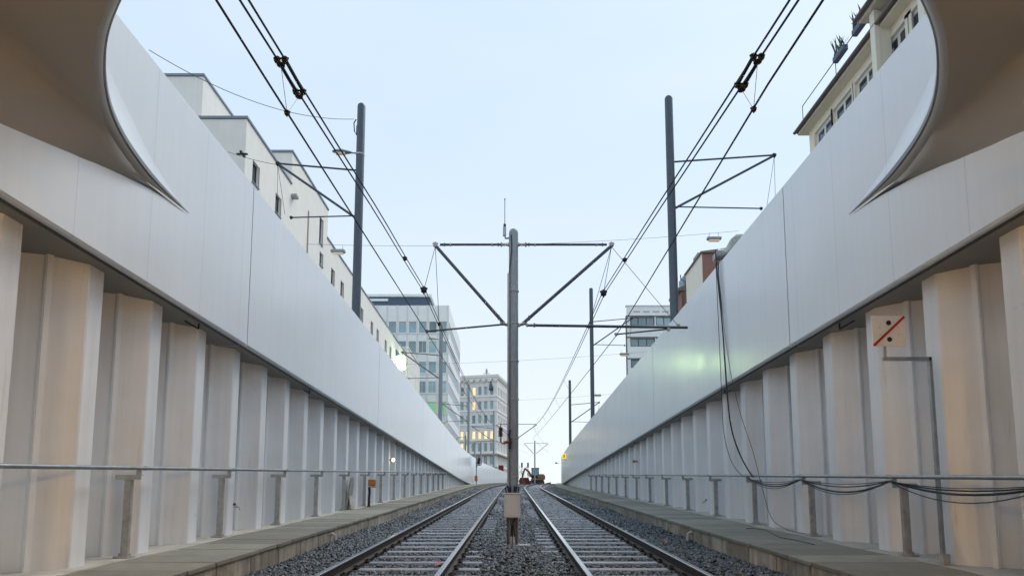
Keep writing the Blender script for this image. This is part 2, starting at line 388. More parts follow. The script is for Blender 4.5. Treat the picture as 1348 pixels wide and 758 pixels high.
# ------------------------------------------------------------------ tracks
RP = [(-.036, 0), (-.031, .004), (.031, .004), (.036, 0), (.036, -.028), (.010, -.042), (.009, -.125), (.062, -.145), (.062, -.158), (-.062, -.158), (-.062, -.145), (-.009, -.125), (-.010, -.042), (-.036, -.028)]
def rail_sections(xr, pr, y0, y1, st=1.0):
    S = []
    for y in frange(y0, y1, st):
        dx = (bend(y + .1) - bend(y - .1)) / .2; nx, ny = 1 / math.hypot(1, dx), -dx / math.hypot(1, dx)
        S.append([(xr + bend(y) + a * nx, y + a * ny, railz(y) + b) for a, b in pr])
    return S
sl_bm = MB(); sl_bm.bev(-1.2, 1.2, -.085, .085, -.2, 0, .014); SL_ME = sl_bm.mesh('sleeper', 'sleeper')
fa = MB(); fa.box(-.13, .13, -.08, .08, -.012, 0.0); fa.box(-.11, -.064, -.075, .075, -.004, .022); fa.box(.064, .11, -.075, .075, -.004, .022)
for sx in (-1, 1): fa.tube([(sx*.085, 0, .02), (sx*.085, 0, .055)], .018, 6); fa.tube([(sx*.085, -.04, .028), (sx*.055, -.045, .04), (sx*.05, .045, .04), (sx*.085, .04, .028)], .009, 5)
FA_ME = fa.mesh('rail_fastener', 'fastener')
for sgn, lab in ((-1, 'tram track on the side of the orange beacon box, curving away at the crest'), (1, 'tram track on the side of the dotted square sign, curving away at the crest')):
    tr = thing('tram_track', lab, 'track', 'pair of tram tracks on the ramp')
    for dx in (-.75, .75):
        xr = sgn * 1.7 + dx
        m = MB(); S = rail_sections(xr, RP, -30, 125); n = len(RP)
        m.sweep(S)
        for i in range(len(m.f)):
            m.mi[i] = 0
        for i in range(len(S) - 1):
            for j in (0, 1, 2): m.mi[i * n + j] = 1
        m.build('rail', ['rail_side', 'rail_top'], tr)
    k = 0; y = S0
    while y < 92:
        ang = -math.atan((bend(y + .1) - bend(y - .1)) / .2)
        o = put('sleeper', SL_ME, tr, (sgn * 1.7 + bend(y), y, railz(y) - .168), ang); o.rotation_euler = (math.atan(SL), 0, ang)
        if y < 34:
            for dx in (-.75, .75):
                put('fastener', FA_ME, o, (dx, 0, 0.004))
        y += SLEEP; k += 1

# ------------------------------------------------------------------ walkways
WE = 3.95
PL_W = .70
for sgn in (-1, 1):
    side = 'stepped white building' if sgn < 0 else 'dotted square sign'
    wk = thing('walkway', 'raised service walkway of grey-green planks along the wall with the %s' % ('orange beacon box' if sgn < 0 else 'black cable loops'), 'walkway')
    wk['kind'] = 'structure'
    bd = bend if sgn < 0 else (lambda y: bend(y))
    def X(u, y): return sgn * u + bend(y)
    O_ = wall_off(sgn)
    m = MB(); S = []
    for y in frange(-30, 100, 2): z = railz(y); S.append([(X(WE + .07, y), y, z - .5), (X(WE + .07, y), y, z + .035), (X(6.3 + O_, y), y, z + .035), (X(6.3 + O_, y), y, z - .5)])
    m.sweep(S).build('walkway_base', 'pad_concrete', wk)
    # concrete pad at the foot of the piles, uneven front edge
    m = MB(); S = []
    for i, y in enumerate(frange(-10, 100, .5)):
        z = railz(y); e = 5.17 + O_ + .035 * math.sin(i * .9) + rng.uniform(-.015, .015)
        S.append([(X(e, y), y, z + .02), (X(e + .02, y), y, z + .112), (X(6.2 + O_, y), y, z + .125), (X(6.2 + O_, y), y, z + .02)])
    m.sweep(S).build('concrete_pad', 'pad_concrete', wk)
    y = 4.0; 
    kb = MB(); kb.bev(-.045, .045, -.519, .519, -.31, 0, .008); KB = kb.mesh('kerb_block', 'kerb_concrete')
    while y < 66:
        o = put('kerb_block', KB, wk, (X(WE + .035, y + .535), y + .535, railz(y + .535) + .037 + rng.uniform(-.003, .003)))
        o.rotation_euler = (math.atan(SL), 0, -math.atan((bend(y + .6) - bend(y + .4)) / .2)); y += 1.07
    m = MB(); S = []
    for yy in frange(y, 100, 2): z = railz(yy); S.append([(X(WE - .01, yy), yy, z - .28), (X(WE - .01, yy), yy, z + .036), (X(WE + .08, yy), yy, z + .036), (X(WE + .08, yy), yy, z - .28)])
    m.sweep(S).build('kerb_edge', 'kerb_concrete', wk)
    variants = []
    for q in range(4):
        pb = MB(); pb.bev(-.68 - O_ / 2, .68 + O_ / 2, -PL_W / 2 + .011, PL_W / 2 - .011, -.06, 0, .006); variants.append(pb.mesh('walkway_plank', 'plank'))
    y = 4.0; cx = (WE - .06 + 5.3 + O_) / 2
    while y < 72:
        yc = y + PL_W / 2
        o = put('plank', variants[int(rng.integers(4))], wk, (X(cx, yc) + rng.uniform(-.008, .008), yc, railz(yc) + .1 + rng.uniform(-.004, .004)))
        o.rotation_euler = (math.atan(SL) + rng.uniform(-.003, .003), rng.uniform(-.003, .003), -math.atan((bend(yc + .1) - bend(yc - .1)) / .2) + rng.uniform(-.004, .004)); y += PL_W
    m = MB(); S = []
    for yy in frange(y, 100, 2): z = railz(yy); S.append([(X(WE - .05, yy), yy, z + .036), (X(WE - .05, yy), yy, z + .1), (X(5.3 + O_, yy), yy, z + .1), (X(5.3 + O_, yy), yy, z + .036)])
    m.sweep(S).build('far_planks', 'plank', wk)['kind'] = 'stuff'

# ------------------------------------------------------------------ retaining walls
XF, ZB, ZT = 5.05, 4.39, 7.58     # parapet face, underside, top
PITCHP = 1.35; XP = 5.38; DEP = .42
PP = [(.58, -1.10), (.58, -.66), (.34, -.585), (.285, -.615), (.25, -.565), (.29, -.54), (.012, -.292), (0, -.27), (0, -.015), (.012, 0), (.29, .12), (.58, .25)]
def pile_mesh(sgn):
    m = MB(); S = []
    back = [(p[0] + .02, p[1]) for p in reversed(PP)]
    for z in (-2.6, ZB + .01):
        S.append([(sgn * q[0], q[1], z) for q in PP + back])
    return m.sweep(S).mesh('sheet_pile', 'pile_paint')
hook = MB(); hook.tube([(0, 0, 0), (0, 0, -.10), (0, -.42, -.10)], .014, 6); HOOK = hook.mesh('soffit_hook', 'wire')
for sgn in (-1, 1):
    lab = ('white painted retaining wall of sheet piles under a tall smooth parapet, on the stepped building side' if sgn < 0 else
           'white painted retaining wall of sheet piles under a tall smooth parapet, on the cream building side')
    wl = thing('retaining_wall', lab, 'wall', 'two retaining walls of the ramp')
    bd = bend_l if sgn < 0 else bend_r
    O_ = wall_off(sgn); XF_ = XF + O_
    yend = 103 if sgn < 0 else 70.5
    PM = pile_mesh(sgn)
    y = 8.08 - PITCHP * 6 - .25 + (.31 if sgn > 0 else 0)
    while y < (72 if sgn < 0 else 69):
        ang = -math.atan((bd(y + .1) - bd(y - .1)) / .2)
        put('sheet_pile', PM, wl, (sgn * (XP + O_) + bd(y), y, 0), ang); y += PITCHP
    # parapet panels
    joints = [-14, .1] + [11.4 + 11.3 * k for k in range(9)]
    if sgn > 0: joints = [j for j in joints if j < yend - 3] + [yend]
    else: joints = [j for j in joints if j < yend - 3] + [yend]
    for a, b in zip(joints[:-1], joints[1:]):
        m = MB(); S = []
        zb = ZB if a < 66 else 3.2
        near_ = b < 48; ns_ = 9 if near_ else 2
        for y in frange(a + .018, b - .018, .45 if near_ else 1.9):
            zs_ = [zb + .03 + (ZT - .02 - zb - .03) * k_ / (ns_ - 1) for k_ in range(ns_)]
            def dent(y, z): return 0 if not near_ else (.0045 * math.sin(1.9 * y + 2.3 * math.sin(.8 * z + sgn)) * math.sin(1.15 * z + .7 * y) + .003 * math.sin(4.4 * y + 1.7 * z) * math.sin(2.9 * z - .6 * y + 1) + .004 * math.sin(.55 * y + sgn)) * min(1, (y - a) / .8, (b - y) / .8) * max(0, min(1, (z - zb - .3) / .9, (ZT - z) / .6)) * min(1, 13 / max(1, y)) ** 1.5
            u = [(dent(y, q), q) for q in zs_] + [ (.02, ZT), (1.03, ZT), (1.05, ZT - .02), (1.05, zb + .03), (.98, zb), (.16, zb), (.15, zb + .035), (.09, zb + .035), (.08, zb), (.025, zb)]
            S.append([(sgn * (XF_ + p) + bd(y), y, q) for p, q in u])
        m.sweep(S)
        npf = len(S[0])
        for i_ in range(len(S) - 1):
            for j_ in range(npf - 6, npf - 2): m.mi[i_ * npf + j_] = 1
        m.build('parapet_panel', ['white_paint', 'soffit_dark'], wl, smooth=True)
    m = MB()
    for j in joints[1:-1]:
        zb = ZB if j < 66 else 3.3
        a, c = sorted((sgn * (XF_ + .03) + bd(j), sgn * (XF_ + .80) + bd(j))); m.box(a, c, j - .02, j + .02, zb + .05, ZT - .05)
    m.build('joint_filler', 'sign_black', wl)
    for hy in (10.0, 15.6, 27.5):
        o = put('soffit_hook', HOOK, wl, (sgn * (XF_ + .2), hy, ZB + .01)); 
    # small dark notches under the soffit further along
    if sgn < 0:
        m = MB(); S = []
        for y in frange(60, 103, 2): S.append([(sgn * (XF_ + .3) + bd(y), y, 2.0), (sgn * (XF_ + .3) + bd(y), y, 4.6), (sgn * (XF_ + .8) + bd(y), y, 4.6), (sgn * (XF_ + .8) + bd(y), y, 2.0)])
        # closes the wedge where the ramp reaches the parapet
    # retained soil face behind the piles
    m = MB(); S = []
    for y in frange(-12, yend - .5, 3): S.append([(sgn * (6.0 + O_) + bd(y), y, -3), (sgn * (6.0 + O_) + bd(y), y, ZB + .2), (sgn * (6.08 + O_) + bd(y), y, ZB + .2), (sgn * (6.08 + O_) + bd(y), y, -3)])
    m.sweep(S).build('backing', 'pile_paint', wl)

# ------------------------------------------------------------------ tunnel mouth canopy
LZ = 4.62 + CAMZ
lip_r = [(5.06, 9.6), (5.04, 8.8), (5.0, 8.12), (4.9, 7.52), (4.78, 7.05), (4.62, 6.62), (4.42, 6.23), (4.2, 5.88), (3.95, 5.54), (3.68, 5.24), (3.3, 4.88), (2.8, 4.5), (2.2, 4.16), (1.5, 3.9), (.75, 3.74), (0, 3.7)]
def smooth_poly(P, n):
    out = []
    for i in range(len(P) - 1):
        p0 = np.array(P[max(i-1,0)]); p1 = np.array(P[i]); p2 = np.array(P[i+1]); p3 = np.array(P[min(i+2, len(P)-1)])
        for k in range(n):
            t = k / n; out.append(.5 * ((2*p1) + (-p0+p2)*t + (2*p0-5*p1+4*p2-p3)*t*t + (-p0+3*p1-3*p2+p3)*t**3))
    out.append(np.array(P[-1])); return out
half = smooth_poly(lip_r, 4)
KR = (XF + ROFF) / XF
full = [np.array((p[0] * KR, p[1])) for p in half] + [np.array((-p[0], p[1])) for p in reversed(half[:-1])]
tc = thing('tunnel_canopy', 'flared tunnel mouth canopy with curved steel lip between the two parapets', 'canopy')
nrm = []
for i in range(len(full)):
    tt = full[min(i+1, len(full)-1)] - full[max(i-1, 0)]; tt = tt / np.linalg.norm(tt)
    n_ = np.array((-tt[1], tt[0])) if False else np.array((tt[1], -tt[0]))
    # covered side: away from the opening (towards -y or towards the wall)
    if np.dot(n_, np.array((full[i][0] * .15, -1))) < 0: n_ = -n_
    nrm.append(n_)
def und(p, n_, d):
    q = p + n_ * d; x = max(-5.5, min(5.5, q[0])); 
    z = LZ - 1.22 * (1 - math.exp(-d / .95)) * (1 - math.exp(-d/.12)*.0)
    return (x, q[1], z)
lipx = [p[0] for p in half][::-1]; lipy = [p[1] for p in half][::-1]
def lip_at(x): return float(np.interp(abs(x), lipx, lipy))
def zb_at(y): return CAMZ + float(np.interp(y, [-32, 0, 4, 5.6, 7, 8.2, 9.0], [2.9, 3.1, 3.42, 3.75, 4.15, 4.5, 4.64]))
xs_ = [0, .8, 1.6, 2.4, 3.0, 3.5, 3.9, 4.2, 4.45, 4.62, 4.72, 4.76, 4.80, 4.85, 4.9, 4.95, 5.0, 5.03, 5.06]
xs_ = [-v for v in xs_[:0:-1]] + xs_
S = []
for x in xs_:
    tp = min(1.0, max(.02, float(np.interp(abs(x), lipx, [len(half) - 1 - k for k in range(len(half))])) / 9.0)); row = []; ly = lip_at(x) - .15 * tp
    for d in (0, .15, .35, .6, .9, 1.2, 1.6, 2.0, 2.5, 3, 4, 5, 7, 10, 16, 24, 36):
        y = max(-32, ly - d) if d < 36 else -32
        z = LZ - .172 * tp - .02 * min(d, 4); k = max(0, (abs(x) - 4.74) / .32)
        zw = min(z, zb_at(y)) if d > 0 else z; z = z + (zw - z) * min(1, k) ** 1.25
        row.append((x * KR if x > 0 else x, y, z))
    S.append(row)
m = MB(); m.sweep(S, closed=False).build('ceiling', 'canopy_paint', tc, smooth=True)
# lip band: rounded steel edge
m = MB(); S = []
for i in range(len(full)):
    p, n_ = full[i], nrm[i]
    tp = min(1.0, max(.02, (i + .15) / 9.0, )) if i < len(full) / 2 else min(1.0, max(.02, (len(full) - 1 - i + .15) / 9.0)); prof = [(.165, -.172), (.13, -.165), (.05, -.10), (.012, -.06), (0, -.02), (0, .04), (.02, .07), (.06, .085), (.12, .07)]
    S.append([(p[0] + n_[0]*a*tp, p[1] + n_[1]*a*tp, LZ + b*tp) for a, b in prof])
m.sweep(S, closed=False).build('inner_band', 'canopy_paint', tc, smooth=True)
m = MB(); S = []
for i in range(len(full)):
    p, n_ = full[i], nrm[i]
    j = min(i, len(full) - 1 - i); tp = min(1.0, max(.03, j / 9.0)) * .6
    S.append([(p[0] + n_[0]*a*tp, p[1] + n_[1]*a*tp, LZ + b*tp) for a, b in ((.006, -.075), (-.02, -.05), (-.022, .05), (.0, .086), (.03, .1), (.05, .07), (.05, -.06))])
m.sweep(S).build('lip', 'lip_steel', tc, smooth=True)
# upper scoop: concave sheet from the lip up into the parapet face
for sgn in (-1, 1):
    m = MB(); S = []
    for p in half:
        if p[1] < 4.2: break
        w0 = max(.012, XF + .01 - p[0]); H = min(1.58, .12 + 2.6 * max(0, w0 - .012) ** .55)
        row = []
        for k in range(15):
            a = k / 14 * math.pi / 2; t_ = k / 14; row.append(((KR if sgn > 0 else -1) * (p[0] + .012 * min(1, w0 * 8) + (w0 - .012 * min(1, w0 * 8)) * (1 - (1 - t_) ** 3)), p[1], LZ + .03 + H * t_))
        S.append(row)
    m.sweep(S, closed=False).build('scoop', 'white_paint', tc, smooth=True)
# roof slab and tunnel shell behind
m = MB(); m.box(-5.0, 5.0, -32, 3.2, LZ + .3, ZT - .1); m.build('roof_slab', 'tunnel_concrete', tc)
m = MB(); m.box(-5.6, -5.05, -32, -1.2, -1.6, LZ); m.build('tunnel_wall', 'tunnel_concrete', tc)
m = MB(); m.box(5.24, 5.8, -32, -1.2, -1.6, LZ); m.build('tunnel_wall', 'tunnel_concrete', tc)
m = MB(); m.box(-6, 6, -32.5, -32, -3, LZ + .4); m.build('tunnel_wall', 'tunnel_concrete', tc)
for sgn in (-1, 1):
    for ly in (1.7, -3.0):
        tl = thing('tunnel_lamp', 'warm tunnel ceiling strip lamp, %s one by the %s' % ('outermost' if ly > 0 else 'second', 'beacon box wall' if sgn < 0 else 'cable loop wall'), 'lamp', 'strip lamps in the tunnel')
        m = MB(); m.bev(sgn * 4.62 - .09, sgn * 4.62 + .09, ly - .8, ly + .8, 4.36, 4.5, .02); m.build('housing', 'galv', tl)
        m = MB(); m.tube([(sgn * 4.62, ly - .72, 4.30), (sgn * 4.62, ly + .72, 4.30)], .035, 8); m.build('light_tube', 'tunnel_lamp', tl)

# ------------------------------------------------------------------ handrails
for sgn in (-1, 1):
    hr = thing('handrail', 'galvanised tube handrail on posts along the wall %s' % ('by the orange beacon box' if sgn < 0 else 'carrying the black cable loops'), 'handrail', 'handrails along both walls')
    bd = bend_l if sgn < 0 else bend_r; O_ = wall_off(sgn)
    hh = 1.34 if sgn < 0 else 1.22
    ye = 47.5 if sgn < 0 else 45
    pts = [(sgn * (5.17 + O_) + bd(y), y, railz(y) + hh) for y in frange(-3, ye, 2.2)]
    MB().tube(pts, .029, 10).build('rail_tube', 'galv', hr, smooth=True)
    y = 8.08 - PITCHP * 2 - .45 + .95
    if sgn < 0: y = 8.5 - PITCHP * 4
    else: y = 8.68 - PITCHP * 4
    pm = MB()
    pm.box(-.05, .05, -.006, .006, 0, 1.0); 
    while y < ye:
        z0 = railz(y) + .125; top = railz(y) + hh
        m = MB(); x0 = sgn * (5.325 + O_)
        # channel section post
        m.box(x0 - .045, x0 + .045, y - .004, y + .004, z0, top - .10); m.box(x0 - sgn*.045 - .004, x0 - sgn*.045 + .004, y + .004, y + .055, z0, top - .10); m.box(x0 + sgn*.045 - .004, x0 + sgn*.045 + .004, y + .004, y + .055, z0, top - .10)
        po = m.build('post', 'galv_dull', hr)
        m = MB(); m.box(x0 - .10, x0 + .10, y - .07, y + .11, z0 - .02, z0 + .012)
        for a in (-.075, .075): m.tube([(x0 + a, y + .02, z0), (x0 + a, y + .02, z0 + .05)], .012, 6)
        m.build('base_plate', 'galv_dull', po)
        m = MB(); a, b = sorted((sgn * (5.13 + O_), sgn * (5.48 + O_))); m.box(a, b, y - .035, y + .035, top - .10, top - .093); m.box(a, b, y - .035, y - .028, top - .16, top - .10)
        m.box(sgn * (5.17 + O_) - .035, sgn * (5.17 + O_) + .035, y - .02, y - .012, top - .11, top - .01)
        m.tube([(sgn * (5.17 + O_), y, top - .10), (sgn * (5.17 + O_), y, top - .02)], .012, 6)
        m.build('bracket', 'galv_dull', po)
        m = MB(); m.tube([(sgn*(5.17 + O_), y - .03 + .12, top + SL * .09), (sgn*(5.17 + O_), y + .03 + .12, top + SL * .15)], .034, 10); m.build('coupling', 'galv', po)
        y += PITCHP * 2

# ------------------------------------------------------------------ overhead poles in the middle
def cat(p, q, sag, n=14):
    p, q = Vector(p), Vector(q); return [p.lerp(q, i / n) - Vector((0, 0, sag * 4 * (i/n) * (1 - i/n))) for i in range(n + 1)]
def clamp(m, c, s=.05):
    c = Vector(c); m.bev(c.x - s, c.x + s, c.y - s * .8, c.y + s * .8, c.z - s, c.z + s, s * .3); m.tube([c + Vector((-s*1.3, 0, s*.5)), c + Vector((s*1.3, 0, s*.5))], s * .35, 6); m.tube([c + Vector((0, 0, -s*1.6)), c + Vector((0, 0, s*1.4))], s * .3, 6)
def eye(m, c, dirv, s=.03):
    c = Vector(c); dv = Vector(dirv).normalized(); m.tube([c, c + dv * s * 5], s, 8); m.tube([c + Vector((0, -s * 1.4, 0)), c + Vector((0, s * 1.4, 0))], s * .9, 8); m.tube([c + dv * s * 5 + Vector((0, 0, -s * 1.5)), c + dv * s * 5 + Vector((0, 0, s * 1.5))], s * .6, 6)
def centre_pole(Y, X, H, label, detail, armz, lowz, reach=1.66):
    zb = railz(Y) - .2
    th = thing('overhead_line_pole', label, 'pole', 'overhead line poles between the tracks', (X, Y, zb))
    m = MB(); r = .098; prof = [(r*1.06, 0), (r*1.02, H * .5), (r, H - .09), (r*.93, H - .045), (r*.72, H - .012), (r*.3, H)]
    m.lathe(prof, n=20); m.build('mast', 'pole_grey', th, smooth=True)
    az = armz - zb; lz = lowz - zb
    if detail:
        m = MB(); m.tube([(-.105, -.075, .6), (-.105, -.075, H - 1.0)], .024, 8); co = m.build('conduit', 'galv', th, smooth=True)
        m = MB()
        for z in (1.4, 2.2, 3.0, 3.8, 4.6, 5.3): m.lathe([(.108, z - .012), (.113, z - .012), (.113, z + .012), (.108, z + .012)], n=16)
        m.build('strap', 'galv_dull', th)
        m = MB(); m.tube([(-.05, -.095, H - .16), (-.04, -.11, H - .5), (-.10, -.08, H - 1.05)], .012, 6); m.build('antenna_cable', 'black_rubber', th)
        m = MB(); m.tube([(-.09, -.02, H - .2), (-.17, -.03, H - .21), (-.19, -.03, H - .13)], .022, 8); m.tube([(-.19, -.03, H - .16), (-.19, -.03, H + .03)], .035, 8); an = m.build('antenna', 'galv', th)
        m = MB(); m.tube([(-.19, -.03, H + .03), (-.185, -.03, H + .10)], .028, 8); m.tube([(-.185, -.03, H + .1), (-.185, -.03, H + .66)], .007, 6); m.tube([(-.185, -.03, H + .64), (-.185, -.03, H + .67)], .012, 6); m.build('antenna_rod', 'black_rubber', an)
    for s in (-1, 1):
        m = MB(); tip = Vector((s * (reach + (.0 if s < 0 else .42)), 0, az))
        m.tube([(s * .2, 0, az), tip - Vector((s * .1, 0, 0))], .026, 8); am = m.build('top_arm', 'pole_dark', th, smooth=True)
        m = MB(); low = Vector((s * .2, 0, lz + .04)); m.tube([low, tip + Vector((-s * .03, 0, -.05))], .036, 8); m.build('diagonal_strut', 'pole_dark', th, smooth=True)
        if detail:
            m = MB(); eye(m, (s * .11, 0, az), (s, 0, 0), .03); m.build('arm_eye', 'galv_dull', am); m = MB(); eye(m, tip - Vector((s * .32, 0, 0)), (s, 0, 0), .025); m.build('arm_eye', 'galv_dull', am); m = MB(); clamp(m, tip, .045); m.build('tip_clamp', 'galv_dull', am); m = MB(); eye(m, (s * .45, 0, az), (-s, 0, 0), .025); m.build('arm_eye', 'galv_dull', am)
            m = MB(); eye(m, (s * .11, 0, lz), (s, 0, .3), .032); eye(m, low, (tip - low), .034); m.build('strut_fitting', 'galv_dull', am)
    return th, zb

PY = 12.55
armz = atd(676, 322, PY).z; lowz = atd(676, 428, PY).z; topz = atd(676, 302, PY).z
main, mzb = centre_pole(PY, 0.0, topz - (railz(PY) - .2), 'grey steel mast with antenna and V-braced cross arms behind the pale cabinet', True, armz, lowz)
# steady arms of the first pole
m = MB(); a = atd(662, 427, PY); b = atd(562, 436, PY); m.tube([a - main.location, b - main.location], .020, 8); eye(m, a - main.location, (1, 0, 0), .02); clamp(m, b - main.location, .03)
m.build('steady_arm', 'pole_dark', main, smooth=True)
m = MB(); a = atd(694, 428, PY); b = atd(905, 431, PY); m.tube([a - main.location, b - main.location], .030, 8); ra = m.build('registration_arm', 'pole_dark', main, smooth=True)
m = MB(); eye(m, a - main.location, (1, 0, 0), .03); c1 = atd(880, 433, PY) - main.location; c2 = atd(811, 440, PY) - main.location; m.build('arm_eye', 'galv_dull', ra)
for c_, r_ in ((c1, .035), (c2, .03), (atd(893, 428, PY) - main.location, .03)): m = MB(); clamp(m, c_, r_); m.build('arm_clamp', 'galv_dull', ra)
MB().tube([c1, c2], .017, 8).build('steady_arm', 'pole_dark', ra, smooth=True)
# arrester with red lead on the mast
ar = thing('surge_arrester', 'brown ribbed insulator with red lead bracketed to the grey mast', 'insulator')
c = atd(659, 568, PY - .12)
m = MB(); prof = []
for k in range(9): prof += [(.030, k * .022), (.052, k * .022 + .008), (.030, k * .022 + .016)]
m.lathe(prof, (c.x, c.y, c.z - .1), 12); m.build('ribbed_insulator', 'insulator', ar, smooth=False)
m = MB(); m.tube([(c.x, c.y, c.z - .1), (c.x + .0, c.y, c.z - .19), (c.x + .03, c.y, c.z - .24), (-.1, c.y + .05, c.z - .21)], .018, 8); m.tube([(c.x, c.y, c.z + .09), (c.x, c.y, c.z + .17)], .012, 6); m.build('bracket', 'galv_dull', ar)
m = MB(); m.tube([(c.x + .06, c.y - .01, c.z - .225), (c.x + .19, c.y - .01, c.z - .2)], .032, 10); m.build('red_lead', 'insul_red', ar)
m = MB(); m.tube([(-.08, c.y - .05, c.z - .36), (-.06, c.y - .06, c.z - .22), (-.09, c.y - .05, c.z - .08), (-.07, c.y - .05, c.z + .03)], .022, 8); m.build('cable_loop', 'black_rubber', ar)

# cabinet on rusty stand
cb = thing('control_cabinet', 'pale beige cabinet on a rusty stand in front of the grey mast', 'cabinet')
p0 = atd(663.5, 681, PY - .32); p1 = atd(685, 649, PY - .32); gz = railz(PY) - .2
m = MB(); m.bev(p0.x, p1.x, PY - .36, PY - .13, p0.z, p1.z - .015, .008); m.build('box', 'cabinet', cb)
m = MB(); m.bev(p0.x - .012, p1.x + .012, PY - .375, PY - .115, p1.z - .0145, p1.z + .008, .006); m.build('lid', 'cabinet', cb)
m = MB(); m.box(p0.x + .03, p1.x - .03, PY - .367, PY - .361, p0.z + .03, p1.z - .05); m.build('door', 'cabinet', cb)
for sx in (-1, 1):
    xx = (p0.x + p1.x) / 2 + sx * .085
    m = MB(); m.box(xx - .022, xx + .022, PY - .26, PY - .252, gz - .05, p0.z); m.box(xx + sx * .016 - .004, xx + sx * .016 + .004, PY - .252, PY - .2, gz - .05, p0.z); m.build('leg', 'rusty', cb)
m = MB(); cx = (p0.x + p1.x) / 2
m.bev(cx - .36, cx + .36, PY - .34, PY + .2, gz - .06, gz + .045, .012); m.build('foundation', 'pad_concrete', cb)
for k, (a, b) in enumerate(((-.05, -.03), (.05, .01), (-.01, .05), (.07, -.02))):
    m = MB(); m.tube([(cx + a, PY - .24, p0.z + .02), (cx + b * .5, PY - .29, p0.z - .16), (cx + b, PY - .27, gz + .22), (cx + a * .3 + .0, PY - .32, gz + .05)], .011, 6); m.build('cable', 'black_rubber', cb)
for k in (-.025, .03):
    m = MB(); m.tube([(cx + k, PY - .30, gz + .2), (cx + k + .01, PY - .36, gz + .02)], .026, 8); m.build('cable_sleeve', 'galv', cb)
for k in (-.12, -.05, .06, .12):
    m = MB(); m.tube([(cx + k, PY - .22, p1.z), (cx + k * 1.1, PY - .23, p1.z + .12), (cx + k * .8, PY - .12, p1.z + .16), (cx + k * .6, PY - .1, p1.z + .03)], .014, 6); m.build('cable_loop', 'black_rubber', cb)

p2Y = 56.0
pole2, z2 = centre_pole(p2Y, bend(p2Y), atd(677, 549, p2Y).z - (railz(p2Y) - .2), 'grey overhead line mast with cross arms in line behind the pale cabinet, before the crest', False, atd(677, 558, p2Y).z, atd(677, 578, p2Y).z)
p3Y = 93.0
pole3, z3 = centre_pole(p3Y, atd(704, 600, p3Y).x, atd(704, 580, p3Y).z - (railz(p3Y) - .2), 'slim overhead line mast with cross arms beside the excavator', False, atd(704, 583, p3Y).z, atd(704, 597, p3Y).z)

